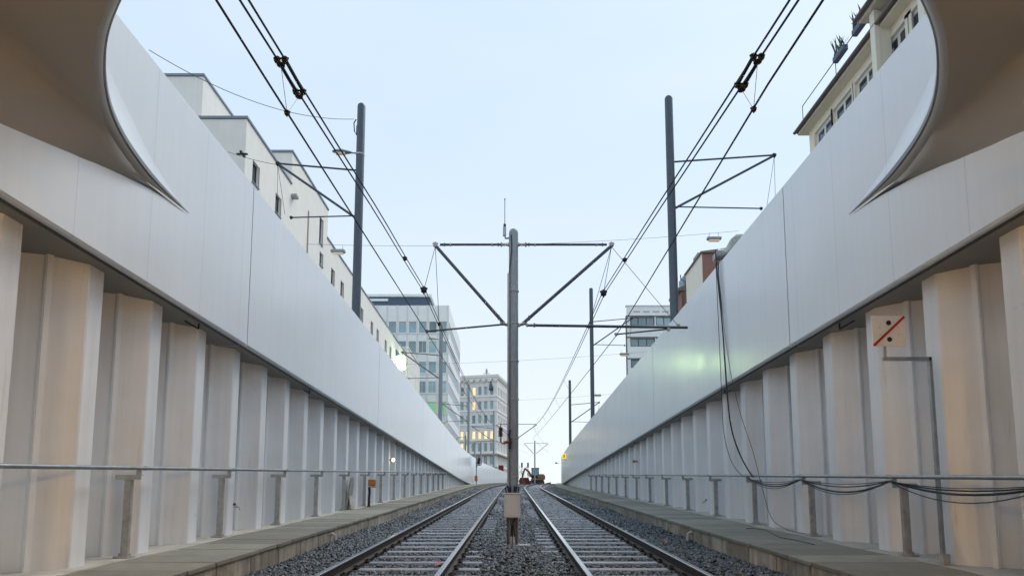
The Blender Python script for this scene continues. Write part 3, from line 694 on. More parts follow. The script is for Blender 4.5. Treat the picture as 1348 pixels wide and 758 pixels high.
# ------------------------------------------------------------------ contact and carrier wires
CH = 3.97
for sgn in (-1, 1):
    nm = 'over the track by the orange beacon box' if sgn < 0 else 'over the track by the dotted square sign'
    xs = 1.70 if sgn < 0 else 1.77; xpole = (atd(562, 440, PY).x if sgn < 0 else atd(811, 443, PY).x)
    cpole = atd(562, 438, PY).z if sgn < 0 else atd(811, 442, PY).z
    cw = thing('contact_wire', 'single black contact wire ' + nm, 'wire', 'contact wires of the two tracks')
    pts = [(sgn * xs, y, railz(y) + CH) for y in (-20, -5, 0, 4)] + [((sgn * xs) * (1 - k / 6) + xpole * k / 6, 4 + (PY - 4) * k / 6, (railz(4) + CH) * (1 - k / 6) + cpole * k / 6) for k in range(1, 7)]
    q = (sgn * 1.7 + bend(p2Y), p2Y, railz(p2Y) + 4.5); pts += [tuple(v) for v in cat((xpole, PY, cpole), q, .10, 14)[1:]]
    q3 = (sgn * 1.7 + bend(p3Y), p3Y, railz(p3Y) + 4.8); pts += [tuple(v) for v in cat(q, q3, .1, 12)[1:]]
    MB().tube(pts, .0085, 6).build('wire', 'wire', cw)
    # twin carrier
    xt = 1.70 if sgn < 0 else 1.77
    cl = atd(563.5, 395, PY) if sgn < 0 else atd(789, 399, PY)
    key = [(sgn * xt, -10, 3.0 + CAMZ), (sgn * xt, 3.5, 3.2 + CAMZ), (sgn * xt, 4.55, 3.345 + CAMZ), (sgn * xt, 7.4, 3.73 + CAMZ), (cl.x, PY - .6, cl.z)]
    q2 = Vector((sgn * 1.7 + bend(p2Y), p2Y, atd(677, 560, p2Y).z))
    cr = thing('carrier_wire', 'twin black carrier wires with clamps ' + nm, 'wire', 'twin carrier wires of the two tracks')
    kk = np.array(key); cf = np.polyfit(kk[1:, 1], kk[1:, 2], 2)
    sm = [(float(np.interp(y_, [-10, 7.4, PY - .6], [sgn * xt, sgn * xt, cl.x])), y_, float(np.polyval(cf, y_)) if y_ > 2 else float(np.polyval(cf, 2)) + (y_ - 2) * .06) for y_ in frange(-10, PY - .6, .8)]; sm[-1] = tuple(key[-1])
    span = cat(cl + Vector((0, -.6, 0)), q2, .62, 18)[1:]
    q3v = Vector((sgn * 1.7 + bend(p3Y), p3Y, atd(704, 585, p3Y).z)); span2 = cat(q2, q3v, .6, 12)[1:]
    for off in (-.028, .028):
        pts = [Vector(p) + Vector((off, 0, 0)) for p in sm] + [Vector(p) + Vector((off * (1 - .8 * i / 17), 0, 0)) for i, p in enumerate(span)] + span2
        MB().tube(pts, .0085, 6).build('wire', 'wire', cr)
    # section insulator pair: two clamps joined by thick rods
    A = at(370, 79, -xt) if sgn < 0 else at(997, 75, xt); B = at(394, 121, -xt) if sgn < 0 else at(976, 112, xt)
    for c_ in (A, B):
        m = MB(); clamp(m, c_ + Vector((-.028, 0, 0)), .021); clamp(m, c_ + Vector((.028, 0, 0)), .021); m.lathe([(.012, -.05), (.03, -.045), (.03, -.035), (.012, -.03)], tuple(c_), 10)
        m.build('wire_clamp', 'wire', cr)
    for off in (-.028, .028):
        MB().tube([A + Vector((off, 0, .006)), B + Vector((off, 0, .006))], .014, 8).build('insulator_rod', 'wire', cr, smooth=True)
    # droppers from the clamps down to the contact wire
    nd = at(378, 149, -xs) if sgn < 0 else at(992, 144, xs)
    m = MB(); m.tube([A + Vector((0, 0, -.04)), nd], .0022, 4); m.tube([B + Vector((0, 0, -.04)), nd], .0022, 4); m.build('dropper', 'thin_wire', cr)
    m = MB(); clamp(m, nd, .018); m.build('contact_clip', 'wire', cr)
    # hangers at the first mast
    tip = Vector((sgn * (1.66 + (0 if sgn < 0 else .42)), PY, armz - .04)); base = Vector(span[0])
    hang = thing('wire_hanger', 'pair of thin hanger wires from the mast arm tip ' + ('on the beacon box side' if sgn < 0 else 'on the dotted sign side'), 'hanger', 'hangers at the mast arm tips')
    k1 = Vector(sm[-1]); k2 = Vector(span[0])
    m = MB(); m.tube([tip, k1], .006, 5); m.tube([tip, k2], .006, 5); m.build('hanger_wire', 'wire', hang)
    m = MB(); clamp(m, k1, .055); m.build('hanger_clamp', 'wire', hang); m = MB(); clamp(m, k2, .035); m.build('hanger_clamp', 'wire', hang)
    c3 = Vector(sm[-4]); m = MB(); clamp(m, c3, .03); m.build('hanger_clamp', 'wire', hang)
    # regular droppers of the long span
    m = MB()
    for k in (3, 5, 7, 9, 11, 13, 15):
        p = Vector(span[k]); f = (p.y - PY) / (p2Y - PY); zc = cpole + (railz(p2Y) + 4.5 - cpole) * f - .1 * 4 * f * (1 - f); xc = xpole + (sgn * 1.7 + bend(p2Y) - xpole) * f
        if p.z > zc + .05: m.tube([p, (xc, p.y, zc)], .004, 4)
    m.build('dropper', 'thin_wire', cr)

# ------------------------------------------------------------------ poles behind the parapets
def lamp_head(parent, base, direc, s=1.0):
    """cobra-head luminaire pointing along direc (x sign)"""
    m = MB(); b = Vector(base); dx = direc
    sec = []
    for t_, wy, h in ((0, .05, .04), (.12, .09, .07), (.35, .15, .11), (.62, .14, .08), (.75, .06, .03)):
        ring = []
        for j in range(10):
            a = 2 * math.pi * j / 10; ring.append((b.x + dx * t_ * s, b.y + math.cos(a) * wy * s, b.z + (math.sin(a) * h * (1 if math.sin(a) > 0 else .5)) * s + .06 * t_))
        sec.append(ring)
    m.sweep(sec); o = m.build('lamp_head', 'lamp_grey', parent, smooth=True)
    m = MB(); xa, xb = sorted((b.x + dx * .25 * s, b.x + dx * .62 * s)); m.bev(xa, xb, b.y - .09 * s, b.y + .09 * s, b.z - .06 * s, b.z - .02 * s, .01); m.build('lamp_cover', 'lamp_glass', o)
    return o
def side_pole(px, pytop, X, label, arms=True, lamp=None, r=.155, material='pole_dark', L=3.2):
    t_ = at(px, pytop, X); H = t_.z - STREET; s = 1 if X > 0 else -1
    th = thing('side_pole', label, 'pole', 'tall poles behind the parapets', (X, t_.y, STREET))
    m = MB(); m.lathe([(r*1.1, 0), (r, H - .12), (r*.92, H - .06), (r*.7, H - .02), (r*.3, H)], n=18); m.build('mast', material, th, smooth=True)
    if arms:
        z1, z2 = H - 2.75, H - 4.65
        m = MB(); m.tube([(s * r, 0, z1), (s * L, 0, z1 + .28)], .035, 8); a = m.build('bracket_arm', 'pole_dark', th, smooth=True)
        m = MB(); m.tube([(s * r, 0, z2), (s * L, 0, z1 + .26)], .048, 8); m.build('diagonal_strut', 'pole_dark', th, smooth=True)
        m = MB(); m.tube([(s * r, 0, z2 + .05), (s * (L - .6), 0, z2 - .02)], .026, 8); m.build('steady_arm', 'pole_dark', th, smooth=True)
        m = MB(); clamp(m, (s * L, 0, z1 + .27), .07); clamp(m, (s * (L - .6), 0, z2 - .02), .05); m.tube([(s * L, 0, z1 + .2), (s * (L - .2), .4, z2 + .3)], .008, 5); m.tube([(s * L, 0, z1 + .2), (s * (L - .25), -.5, z2 + .2)], .008, 5); m.build('arm_fitting', 'wire', a)
    if lamp:
        lz = H - lamp
        m = MB(); m.tube([(s * r * .8, 0, lz), (s * (r + .22), 0, lz + .02)], .03, 8); m.lathe([(r * 1.02, lz - .1), (r * 1.08, lz - .1), (r * 1.08, lz - .04), (r * 1.02, lz - .04)], n=16); m.build('lamp_bracket', 'galv', th)
        lamp_head(th, (s * (r + .18), 0, lz + .02), s, 1.0)
    return th, H
pl1, H1 = side_pole(476, 137, -5.98, 'tall pole with street lamp and triangular outward bracket, by the stepped white building', True, 2.05)
m = MB(); m.tube([(-.2, 0, H1 - .65), (-.28, 0, H1 - .8), (-.25, 0, H1 - 1.15), (-.17, 0, H1 - 1.3), (-.16, 0, H1 - .9)], .022, 6); m.build('cable_loop', 'black_rubber', pl1)
side_pole(581, 425, -5.98, 'grey pole with street lamp before the glazed office block', True, 1.4, material='pole_grey')
side_pole(617, 505, -5.5, 'grey pole with street lamp before the pale ornate building', True, 1.2, r=.14, material='pole_grey')
side_pole(650, 540, -3.0, 'slim pole before the corner of the pale ornate building', True, None, r=.12, material='pole_grey')
side_pole(880, 127, 5.98 + ROFF, 'tall dark pole with triangular outward bracket, by the cream building', True, L=4.1)
side_pole(778, 379, 5.98 + ROFF, 'tall dark pole before the white banded building', True, r=.15)
side_pole(750, 500, 5.98 + ROFF, 'dark pole above the parapet with the yellow plate', True, r=.14)
# thin poles and posts far behind the curve
for px, py, D, r, lab in ((613, 573, 86, .13, 'green-grey post just behind the curving parapet with side arms'), (625, 581, 92, .13, 'dark grey post behind the signal on the curving parapet'), (633, 581, 95, .12, 'dark post between the signal and the ornate building')):
    p = atd(px, py, D); th = thing('street_post', lab, 'post', None, (p.x, D, STREET)); H = p.z - STREET
    MB().lathe([(r * 1.2, 0), (r * 1.2, .6), (r, .7), (r, H), (r * .4, H + .08)], n=10).build('shaft', 'pole_grey', th, smooth=True)
    MB().tube([(0, 0, H - .3), (-1.1, 0, H - .25), (-1.5, 0, H - .9)], .05, 6).build('side_arm', 'pole_grey', th)

# span wires with hanging street lamps
def span(D, pa, pb, lamps, lab, sag=.35):
    A = atd(pa[0], pa[1], D); B = atd(pb[0], pb[1], D)
    th = thing('span_wire', lab, 'wire', 'span wires across the street')
    MB().tube(cat(A, B, sag, 24), .011, 5).build('wire', 'thin_wire', th)
    return A, B
BLX = 14.0
span(40, (392, 321), (972, 304), (), 'thin span wire across the ramp between the stepped and brick buildings', 0.5)
span(62, (493, 480), (860, 462), (), 'thin span wire across the ramp above the far curve', .3)
span(84, (540, 530), (812, 518), (), 'thin span wire across the ramp near the crest', .3)
for D, px, py, s, lab in ((40, 445, 331, 1, 'street lamp hung on the span wire by the stepped white building'), (40, 940, 314, -1, 'street lamp hung on the span wire by the brick building'),
                          (62, 822, 466, -1, 'street lamp hung on a span wire before the white banded building'), (84, 787, 520, -1, 'small street lamp hung on the span wire above the yellow plate')):
    p = atd(px, py, D); th = thing('hanging_lamp', lab, 'lamp', 'lamps hung on span wires', p)
    m = MB(); m.bev(-.48, .48, -.18, .18, -.10, .12, .05); m.build('lamp_body', 'lamp_grey', th)
    m = MB(); m.bev(-.36, .36, -.13, .13, -.2, -.098, .03); m.build('lamp_cover', 'lamp_glass', th)
    m = MB(); m.tube([(-.3, 0, .1), (-.3, 0, .42)], .012, 5); m.tube([(.3, 0, .1), (.3, 0, .42)], .012, 5); m.build('hanger', 'thin_wire', th)
p = at(466, 157, -5.98); q = atd(196, 66, p.y - 6)
th = thing('span_wire', 'thin sagging wire from the pole with street lamp to beyond the parapet', 'wire', 'span wires across the street'); MB().tube(cat(p, q, .55, 20), .010, 5).build('wire', 'thin_wire', th)
p = atd(365, 217, pl1.location.y); q = atd(300, 200, pl1.location.y + 1)
th = thing('span_wire', 'short thin wire from the lamp pole bracket tip to the stepped building', 'wire', 'span wires across the street'); MB().tube(cat(p, q, .05, 6), .010, 5).build('wire', 'thin_wire', th)
th = thing('pull_off_wire', 'thin wire from the mast arm tip down to the long registration arm', 'wire'); MB().tube([(2.08, PY, armz - .05), atd(893, 429, PY)], .006, 5).build('wire', 'wire', th)

# ------------------------------------------------------------------ buildings
def facade(parent, name, O, U, w_, h_, ops, matn, N, reveal=.18, extra=()):
    """wall sheet with real openings; O origin (bottom start), U unit direction along the wall, N outward normal"""
    O, U, N = Vector(O), Vector(U), Vector(N)
    us = sorted({0, w_} | {round(v, 4) for o in ops for v in (o[0], o[1])}); vs_ = sorted({0, h_} | {round(v, 4) for o in ops for v in (o[2], o[3])})
    m = MB(); 
    def P(u, v, d=0): return tuple(O + U * u + Vector((0, 0, v)) - N * d)
    for i in range(len(us) - 1):
        for j in range(len(vs_) - 1):
            uc, vc = (us[i] + us[i+1]) / 2, (vs_[j] + vs_[j+1]) / 2
            if any(o[0] < uc < o[1] and o[2] < vc < o[3] for o in ops): continue
            m.add([P(us[i], vs_[j]), P(us[i+1], vs_[j]), P(us[i+1], vs_[j+1]), P(us[i], vs_[j+1])], [(0, 1, 2, 3)])
    for o in ops:
        a, b, c, d_ = o[:4]
        m.add([P(a, c), P(a, c, reveal), P(a, d_, reveal), P(a, d_)], [(0, 1, 2, 3)]); m.add([P(b, c), P(b, c, reveal), P(b, d_, reveal), P(b, d_)], [(0, 1, 2, 3)])
        m.add([P(a, c), P(a, c, reveal), P(b, c, reveal), P(b, c)], [(0, 1, 2, 3)]); m.add([P(a, d_), P(a, d_, reveal), P(b, d_, reveal), P(b, d_)], [(0, 1, 2, 3)])
    return m.build(name, matn, parent)
WCACHE = {}
def window(parent, O, U, N, o, reveal, style='white', pane='glass', mull=1, fr=.07, sill=False):
    O, U, N = Vector(O), Vector(U), Vector(N)
    ww, hh = round(o[1] - o[0], 3), round(o[3] - o[2], 3); key = (ww, hh, style, mull, fr)
    if key not in WCACHE:
        f = MB(); f.box(0, fr, -.03, .03, 0, hh); f.box(ww - fr, ww, -.03, .03, 0, hh); f.box(fr, ww - fr, -.03, .03, 0, fr); f.box(fr, ww - fr, -.03, .03, hh - fr, hh)
        for k in range(1, mull): x = ww * k / mull; f.box(x - fr * .5, x + fr * .5, -.028, .028, fr, hh - fr)
        g = MB(); g.box(fr * .5, ww - fr * .5, .0, .012, fr * .5, hh - fr * .5)
        WCACHE[key] = (f.mesh('window_frame', 'frame_' + style), {})
        WCACHE[key][1]['g'] = g
    fm, pd = WCACHE[key]
    if pane not in pd: pd[pane] = pd['g'].mesh('pane', pane)
    ang = math.atan2(U.y, U.x)
    base = O + U * o[0] + Vector((0, 0, o[2])) - N * (reveal - .035)
    wo_ = put('window', fm, parent, base, ang); put('pane', pd[pane], wo_, (0, .0, 0))
    return wo_
def slab(parent, name, matn, x0, x1, y0, y1, z0, z1): return MB().box(x0, x1, y0, y1, z0, z1).build(name, matn, parent)

# --- stepped white building (street facade at x = -14)
b1 = thing('stepped_building', 'white rendered stepped building with grey roof edges behind the parapet', 'building')
FX = -14.0
def ztop(px, py, X): return at(px, py, X).z
zB = ztop(325, 157, FX); yB = at(325, 157, FX).y; zA = ztop(385, 201, FX); yA = at(385, 201, FX).y; yA2 = at(432, 278, FX).y; zC = ztop(434, 319, FX)
def win_at(px0, py0, px1, py1):
    a = at(px0, py0, FX); b = at(px1, py1, FX); return a, b
def block(y0, y1, z1, wins, X=FX, depth=14, nm='wall', fas=True):
    ops = [(w_[0] - y0, w_[1] - y0, w_[2] - STREET, w_[3] - STREET) for w_ in wins]
    O = (X, y0, STREET); U = (0, 1, 0); N = (1, 0, 0)
    facade(b1, nm, O, U, y1 - y0, z1 - STREET, ops, 'render_white', N, .26)
    for o in ops:
        wn = window(b1, O, U, N, o, .2, 'dark', 'glass', 1, .06); ww_, hh_ = o[1] - o[0], o[3] - o[2]
        # child coordinates: x along the wall, -y into the building, z up
        put('sill', MB().box(-.04, ww_ + .04, -.24, .03, -.05, -.003).mesh('sill', 'fascia'), wn); put('reveal_lining', MB().box(ww_ + .002, ww_ + .02, -.2, -.035, .0, hh_).mesh('reveal_lining', 'brown_reveal'), wn)
    m = MB(); m.add([(X, y0, STREET), (X - depth, y0, STREET), (X - depth, y0, z1), (X, y0, z1)], [(0,1,2,3)]); m.add([(X, y1, STREET), (X - depth, y1, STREET), (X - depth, y1, z1), (X, y1, z1)], [(0,1,2,3)]); m.add([(X, y0, z1), (X, y1, z1), (X - depth, y1, z1), (X - depth, y0, z1)], [(0,1,2,3)]); m.add([(X - depth, y0, STREET), (X - depth, y1, STREET), (X - depth, y1, z1), (X - depth, y0, z1)], [(0,1,2,3)])
    m.build('wall', 'render_white', b1)
    if fas: MB().bev(X - depth - .06, X + .07, y0 - .07, y1 + .04, z1 + .003, z1 + .16, .02).build('roof_edge', 'fascia', b1)
def wy(px, py_top, py_bot, dy, X=FX):
    a = at(px, py_top, X); b = at(px, py_bot, X); return (a.y, a.y + dy, b.z, a.z)
winsB = [wy(333, 213, 238, .85)]; winsB = [(yB + 1.1, yB + 2.0, 20.0 - 3.1, 20.0 - 1.0), (yB + 4.3, yB + 5.2, 16.9, 19.0)]
wb = []
for px, t0, t1 in ((333, 210, 240), (363, 253, 280)):
    wb.append(wy(px, t0, t1, .8))
block(yB, yA, zB, wb)
wa = [wy(380, 274, 294, .55), wy(421, 284, 320, .75)]
wa.append(wy(421, 330, 348, .7)); wa = [v for v in wa if v[2] > STREET + .5]
block(yA + .003, yA2, zA, [v for v in wa if yA + .1 < v[0] and v[1] < yA2 - .1])
wc = []
yy = yA2 + 1.2
k = 0
while yy < 74:
    for zz in (zC - 3.4, zC - 6.6, zC - 9.8): wc.append((yy, yy + .8, zz, zz + 1.7))
    yy += (2.6, 4.0)[k % 2]; k += 1
block(yA2 + .003, 79, zC, wc)
slab(b1, 'brown_panel', 'brown_reveal', FX - .1, FX + .025, at(406, 260, FX).y, at(406, 260, FX).y + .22, STREET, zA - 2.2)
zP = ztop(268, 101, -18.0); yP = at(268, 101, -18.0).y
m = MB(); m.box(-28, -18, yP, yP + 10, zB + .1, zP); m.build('penthouse', 'render_white', b1)
MB().bev(-28.06, -17.93, yP - .07, yP + 10.06, zP + .003, zP + .17, .02).build('roof_edge', 'fascia', b1)
for px, py in ((384, 258),):
    p = at(px, py, FX); MB().bev(p.x, p.x + .35, p.y - .12, p.y + .3, p.z - .1, p.z + .1, .02).build('wall_light', 'lamp_grey', b1)
m = MB(); p = at(313, 203, FX); m.box(p.x - .05, p.x + .5, p.y - .05, p.y + .05, p.z - .03, p.z + .03); m.box(p.x + .2, p.x + .3, p.y - .25, p.y + .25, p.z - .05, p.z + .05); m.build('wire_anchor', 'wire', b1)
# side building continuing, lower, with flat white attic and pale corner (at 505..530, 420..455 px)
b1b = thing('lower_white_house', 'low white flat roofed house between the stepped building and the office', 'building')
a = at(508, 426, -14.6); 
y0 = a.y; z1 = a.z
fo = [(k * 2.4 + .8, k * 2.4 + 1.9, v, v + 1.9) for k in range(4) for v in (3.0, 6.4, 9.8, 13.2) if v + 2.2 < z1 - STREET]
y0 = max(y0, 79.2)
O = (-13.9, y0, STREET); facade(b1b, 'wall', O, (0, 1, 0), 10.4, z1 - STREET, fo, 'render_white', (1, 0, 0), .2)
for o in fo: window(b1b, O, (0, 1, 0), (1, 0, 0), o, .18, 'dark', 'glass', 1, .06)
m = MB(); m.box(-24, -13.93, y0 + .01, y0 + 10.39, STREET, z1 - .01); m.build('wall', 'render_white', b1b)
MB().bev(-24.1, -13.8, y0 - .1, y0 + 10.5, z1 + .002, z1 + .22, .03).build('roof_edge', 'render_white', b1b)

lb = thing('light_box', 'glowing pale green light box on the far end of the stepped white building', 'light box')
p = at(529, 477, FX + .55)
m = MB(); m.bev(FX + .1, FX + .9, p.y - .25, p.y + .25, p.z - .8, p.z + .6, .04); m.build('glowing_case', 'bright_pane', lb)
m = MB(); m.box(FX + .02, FX + .095, p.y - 1.1, p.y + 1.1, p.z - 1.5, p.z + 1.3); m.build('back_plate', 'office_band', lb); m = MB(); m.box(FX + .096, FX + .95, p.y - .9, p.y + .3, p.z + .605, p.z + .66); m.build('hood', 'office_band', lb)  # back plate added to keep the glow off the facade

# --- office block
b2 = thing('office_block', 'white gridded office block with blue glazing and dark rooftop band', 'building')
OD = 100.0
XR = atd(590, 500, OD).x; XL = XR - 17.5; zt = atd(560, 402, OD).z
rowz = [atd(560, py, OD).z for py in (438, 464, 491, 517, 544, 571, 598)]
colw = 1.69
ops = []
for k in range(10):
    u1 = 17.5 - .32 - k * colw; u0 = u1 - 1.28
    for z in rowz: ops.append((round(u0, 3), round(u1, 3), round(z - STREET, 3), round(z - STREET + 1.95, 3)))
O = (XL, OD, STREET); facade(b2, 'wall', O, (1, 0, 0), 17.5, zt - STREET, ops, 'office_white', (0, -1, 0), .22)
for i, o in enumerate(ops):
    r = rowz.index(min(rowz, key=lambda z: abs(z - STREET - o[2])))
    pxw = PX0 + FPX * (XL + (o[0] + o[1]) / 2) / OD
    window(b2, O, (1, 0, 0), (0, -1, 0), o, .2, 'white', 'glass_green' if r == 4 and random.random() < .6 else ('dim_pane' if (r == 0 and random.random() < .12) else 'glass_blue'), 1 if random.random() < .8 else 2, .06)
m = MB()
for k in range(11):
    x = XR - .16 - k * colw; m.box(x - .07, x + .07, OD - .16, OD - .003, STREET, zt - .004)
m.build('mullion_ribs', 'frame_white', b2)
m = MB()
for z in rowz: m.box(XL, XR - .01, OD - .10, OD - .004, z - .22, z - .10)
m.build('spandrel_ledge', 'frame_white', b2)
ops = []
for k in range(12):
    for z in rowz: ops.append((.5 + k * 1.75, .5 + k * 1.75 + 1.3, z - STREET, z - STREET + 1.95))
O = (XR, OD, STREET); facade(b2, 'wall', O, (0, 1, 0), 22, zt - STREET, ops, 'office_white', (1, 0, 0), .2)
for o in ops: window(b2, O, (0, 1, 0), (1, 0, 0), o, .18, 'white', 'glass_blue', 1, .06)
m = MB(); m.add([(XL, OD, zt), (XR, OD, zt), (XR, OD + 22, zt), (XL, OD + 22, zt)], [(0,1,2,3)]); m.add([(XL, OD + 22, STREET), (XR, OD + 22, STREET), (XR, OD + 22, zt), (XL, OD + 22, zt)], [(0,1,2,3)]); m.add([(XL, OD, STREET), (XL, OD + 22, STREET), (XL, OD + 22, zt), (XL, OD, zt)], [(0,1,2,3)]); m.build('roof', 'office_white', b2)
xr2 = atd(566, 395, OD + 1.5).x; z3_ = atd(560, 391, OD + 1.5).z
slab(b2, 'roof_storey', 'office_band', XL - 4, xr2, OD + 1.5, OD + 18, zt, z3_); slab(b2, 'roof_cap', 'office_white', XL - 4.2, xr2 + .3, OD + 1.2, OD + 18.3, z3_, z3_ + .42)
slab(b2, 'roof_band', 'office_white', XL + 1.5, XL + 7, OD + 1.3, OD + 1.45, z3_ - .75, z3_ - .35)

# --- ornate pale building
b3 = thing('ornate_building', 'pale stone building with scalloped cornice and rows of lit windows', 'building')
P0 = atd(654, 560, 168); P0 = Vector((P0.x, 168, STREET))
Us = Vector((3.4, 15, 0)).normalized(); Uf = Vector((-Us.y, Us.x, 0))           # side street and front directions
Nf = Vector((-Us.x, -Us.y, 0)); Ns = Vector((Us.y, -Us.x, 0))
H3 = atd(640, 494, 168).z - STREET
W3 = 20.0; O3 = P0 + Uf * W3
rows3 = [atd(640, py, 168).z - STREET for py in (519, 538, 556.5, 577, 593.5, 611)]
rowh = [2.35, 2.35, 2.35, 2.35, 2.35, 2.6]
ops = []; kinds = []
for k in range(10):
    u1 = W3 - 1.0 - k * 1.72
    for r in range(6): ops.append((round(u1 - .98, 3), round(u1, 3), round(rows3[r], 3), round(rows3[r] + rowh[r], 3))); kinds.append(r)
Uo = -Uf
facade(b3, 'wall', O3, Uo, W3, H3, ops, 'stone_white', Nf, .35)
for o, r in zip(ops, kinds):
    rr = random.random(); k = int(round((W3 - 1 - o[1]) / 1.72))
    pane = 'lit_pane' if (r == 3 and rr < .95) or (r == 4 and k > 3) or (r < 2 and k == 3) else 'glass_blue'
    window(b3, O3, Uo, Nf, o, .3, 'white', pane, 2 if r == 5 else 1, .09)
ops = [(1.2 + k * 1.9, 2.15 + k * 1.9, rows3[r], rows3[r] + rowh[r]) for k in range(7) for r in range(6)]
facade(b3, 'wall', P0, Us, 15.4, H3, ops, 'stone_white', Ns, .35)
for o in ops: window(b3, P0, Us, Ns, o, .3, 'white', 'glass_blue', 1, .09)
m = MB(); ang3 = math.atan2(Uf.y, Uf.x)
def ring(z0, z1, outw, mb, inset=.0):
    a = P0 + Ns * outw + Nf * outw; b = P0 + Us * 15.4 + Ns * outw; c = b + Uf * (W3 + outw); d_ = a + Uf * (W3 + outw)
    mb.sweep([[ (p.x, p.y, STREET + z0) for p in (a, b, c, d_)], [(p.x, p.y, STREET + z1) for p in (a, b, c, d_)]])
ring(H3 - .9, H3 - .45, .35, m); ring(H3 - .45, H3 + .25, .55, m); m.build('cornice', 'stone_white', b3)
for r, oo in ((0, .16), (1, .16), (2, .16), (3, .22), (4, .22)):
    m = MB(); ring(rows3[r] - .62, rows3[r] - .38, oo, m); m.build('string_course', 'stone_white', b3)
m = MB(); ring(rows3[4] - 1.05, rows3[4] - .66, .75, m); m.build('balcony_ledge', 'stone_warm', b3)
m = MB(); ring(0, rows3[5] - .6, .12, m); m.build('ground_storey', 'stone_warm', b3)
for k in range(12):
    c0 = P0 + Uf * (k * 1.72 + .3) + Nf * .3; m = MB(); S = []
    for q in (0, .34):
        S.append([(c0.x + Uf.x * (.62 * math.cos(a)) + Nf.x * q, c0.y + Uf.y * (.62 * math.cos(a)) + Nf.y * q, STREET + H3 - 1.0 - .75 * math.sin(a)) for a in [math.pi * i / 8 for i in range(9)]])
    m.sweep(S).build('scallop', 'stone_white', b3)
# statue niche on the corner
c0 = P0 + Uf * 1.7 + Nf * .25
m = MB(); m.lathe([(.5, 0), (.6, .2), (.45, .4), (.42, 1.2), (.3, 1.6), (.2, 1.8), (.24, 2.1), (.1, 2.4)], (c0.x, c0.y, STREET + H3 - 4.0), 10); m.build('statue', 'office_band', b3, smooth=True)
# roof plant
c0 = P0 + Uf * 11 + Us * 4; m = MB(); m.box(c0.x - 3.5, c0.x + 1, c0.y - 1, c0.y + 3, STREET + H3, STREET + H3 + .9)
c1 = P0 + Uf * 3.8 + Us * 3
m.tube([(c1.x, c1.y, STREET + H3), (c1.x, c1.y, STREET + H3 + 2.9)], .12, 6); m.tube([(c1.x - .9, c1.y, STREET + H3 + 1.4), (c1.x + .9, c1.y, STREET + H3 + 1.4)], .1, 6); m.box(c1.x - 1.2, c1.x + 1.2, c1.y - .6, c1.y + .6, STREET + H3, STREET + H3 + .8); m.box(c1.x - .3, c1.x + .3, c1.y - .3, c1.y + .3, STREET + H3 + 1.7, STREET + H3 + 2.4); m.build('roof_antenna', 'lamp_grey', b3)
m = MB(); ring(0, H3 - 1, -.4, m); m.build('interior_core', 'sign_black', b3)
m = MB(); ring(H3 + .02, H3 + .12, .1, m); m.build('roof', 'stone_white', b3)
# red letter sign on the side street corner
sg = thing('red_letter_sign', 'small dark red sign with a pale letter A by the ornate building', 'sign')
p = atd(659.5, 616, 130); 
m = MB(); m.box(p.x - .55, p.x + .55, 130, 130.15, p.z - .65, p.z + .65); m.build('sign_plate', 'maroon', sg)
m = MB(); m.tube([(p.x - .3, 129.97, p.z - .45), (p.x, 129.97, p.z + .45), (p.x + .3, 129.97, p.z - .45)], .05, 5); m.tube([(p.x - .18, 129.97, p.z - .1), (p.x + .18, 129.97, p.z - .1)], .05, 5); m.build('letter', 'sign_red', sg)
m = MB(); m.tube([(p.x, 130.2, STREET), (p.x, 130.2, p.z)], .08, 6); m.build('sign_post', 'pole_grey', sg)

# --- cream building with eaves
b4 = thing('cream_building', 'cream rendered building with deep eaves and roof terrace planters', 'building')
CX = 14.0
e0 = at(1047, 183, CX - .42); zE = e0.z; yE = e0.y; y_near = 12.0
ops = []
wl_ = [(1074, 1093, 150, 172), (1100, 1118, 118, 146), (1130, 1149, 80, 112), (1172, 1188, 27, 62), (1205, 1222, -20, 14)]
cy = [at((a + b) / 2, (c + d_) / 2, CX).y for a, b, c, d_ in wl_]
for y_ in cy: ops.append((yE - .5 - y_ - .75, yE - .5 - y_ + .75, zE - STREET - 2.2, zE - STREET - .42))
for k in range(3):
    for y_ in cy: ops.append((yE - .5 - y_ - .75, yE - .5 - y_ + .75, zE - STREET - 2.2 - 3.1 * (k + 1), zE - STREET - .42 - 3.1 * (k + 1)))
O = (CX, yE - .5, STREET); U = (0, -1, 0)
facade(b4, 'wall', O, U, yE - .5 - y_near, zE - STREET, ops, 'cream', (-1, 0, 0), .2)
for o in ops:
    wd = window(b4, O, U, (-1, 0, 0), o, .14, 'white', 'glass', 2, .13)
    m = MB(); ya, yb = O[1] - o[1], O[1] - o[0]; z0, z1 = STREET + o[2], STREET + o[3]; X0 = CX - .04
    for a, b, c, d_ in ((ya - .14, ya, z0 - .14, z1 + .14), (yb, yb + .14, z0 - .14, z1 + .14), (ya, yb, z0 - .14, z0), (ya, yb, z1, z1 + .14)): m.box(X0, CX - .002, a, b, c, d_)
    m.build('window_surround', 'cream_white', b4)
m = MB(); m.box(CX + .25, CX + 12, y_near, yE - .5, STREET, zE); m.build('core', 'cream', b4)
m = MB(); m.box(CX - .001 + .002, CX + .25, yE - .56, yE - .502, STREET, zE); m.build('corner', 'cream', b4)
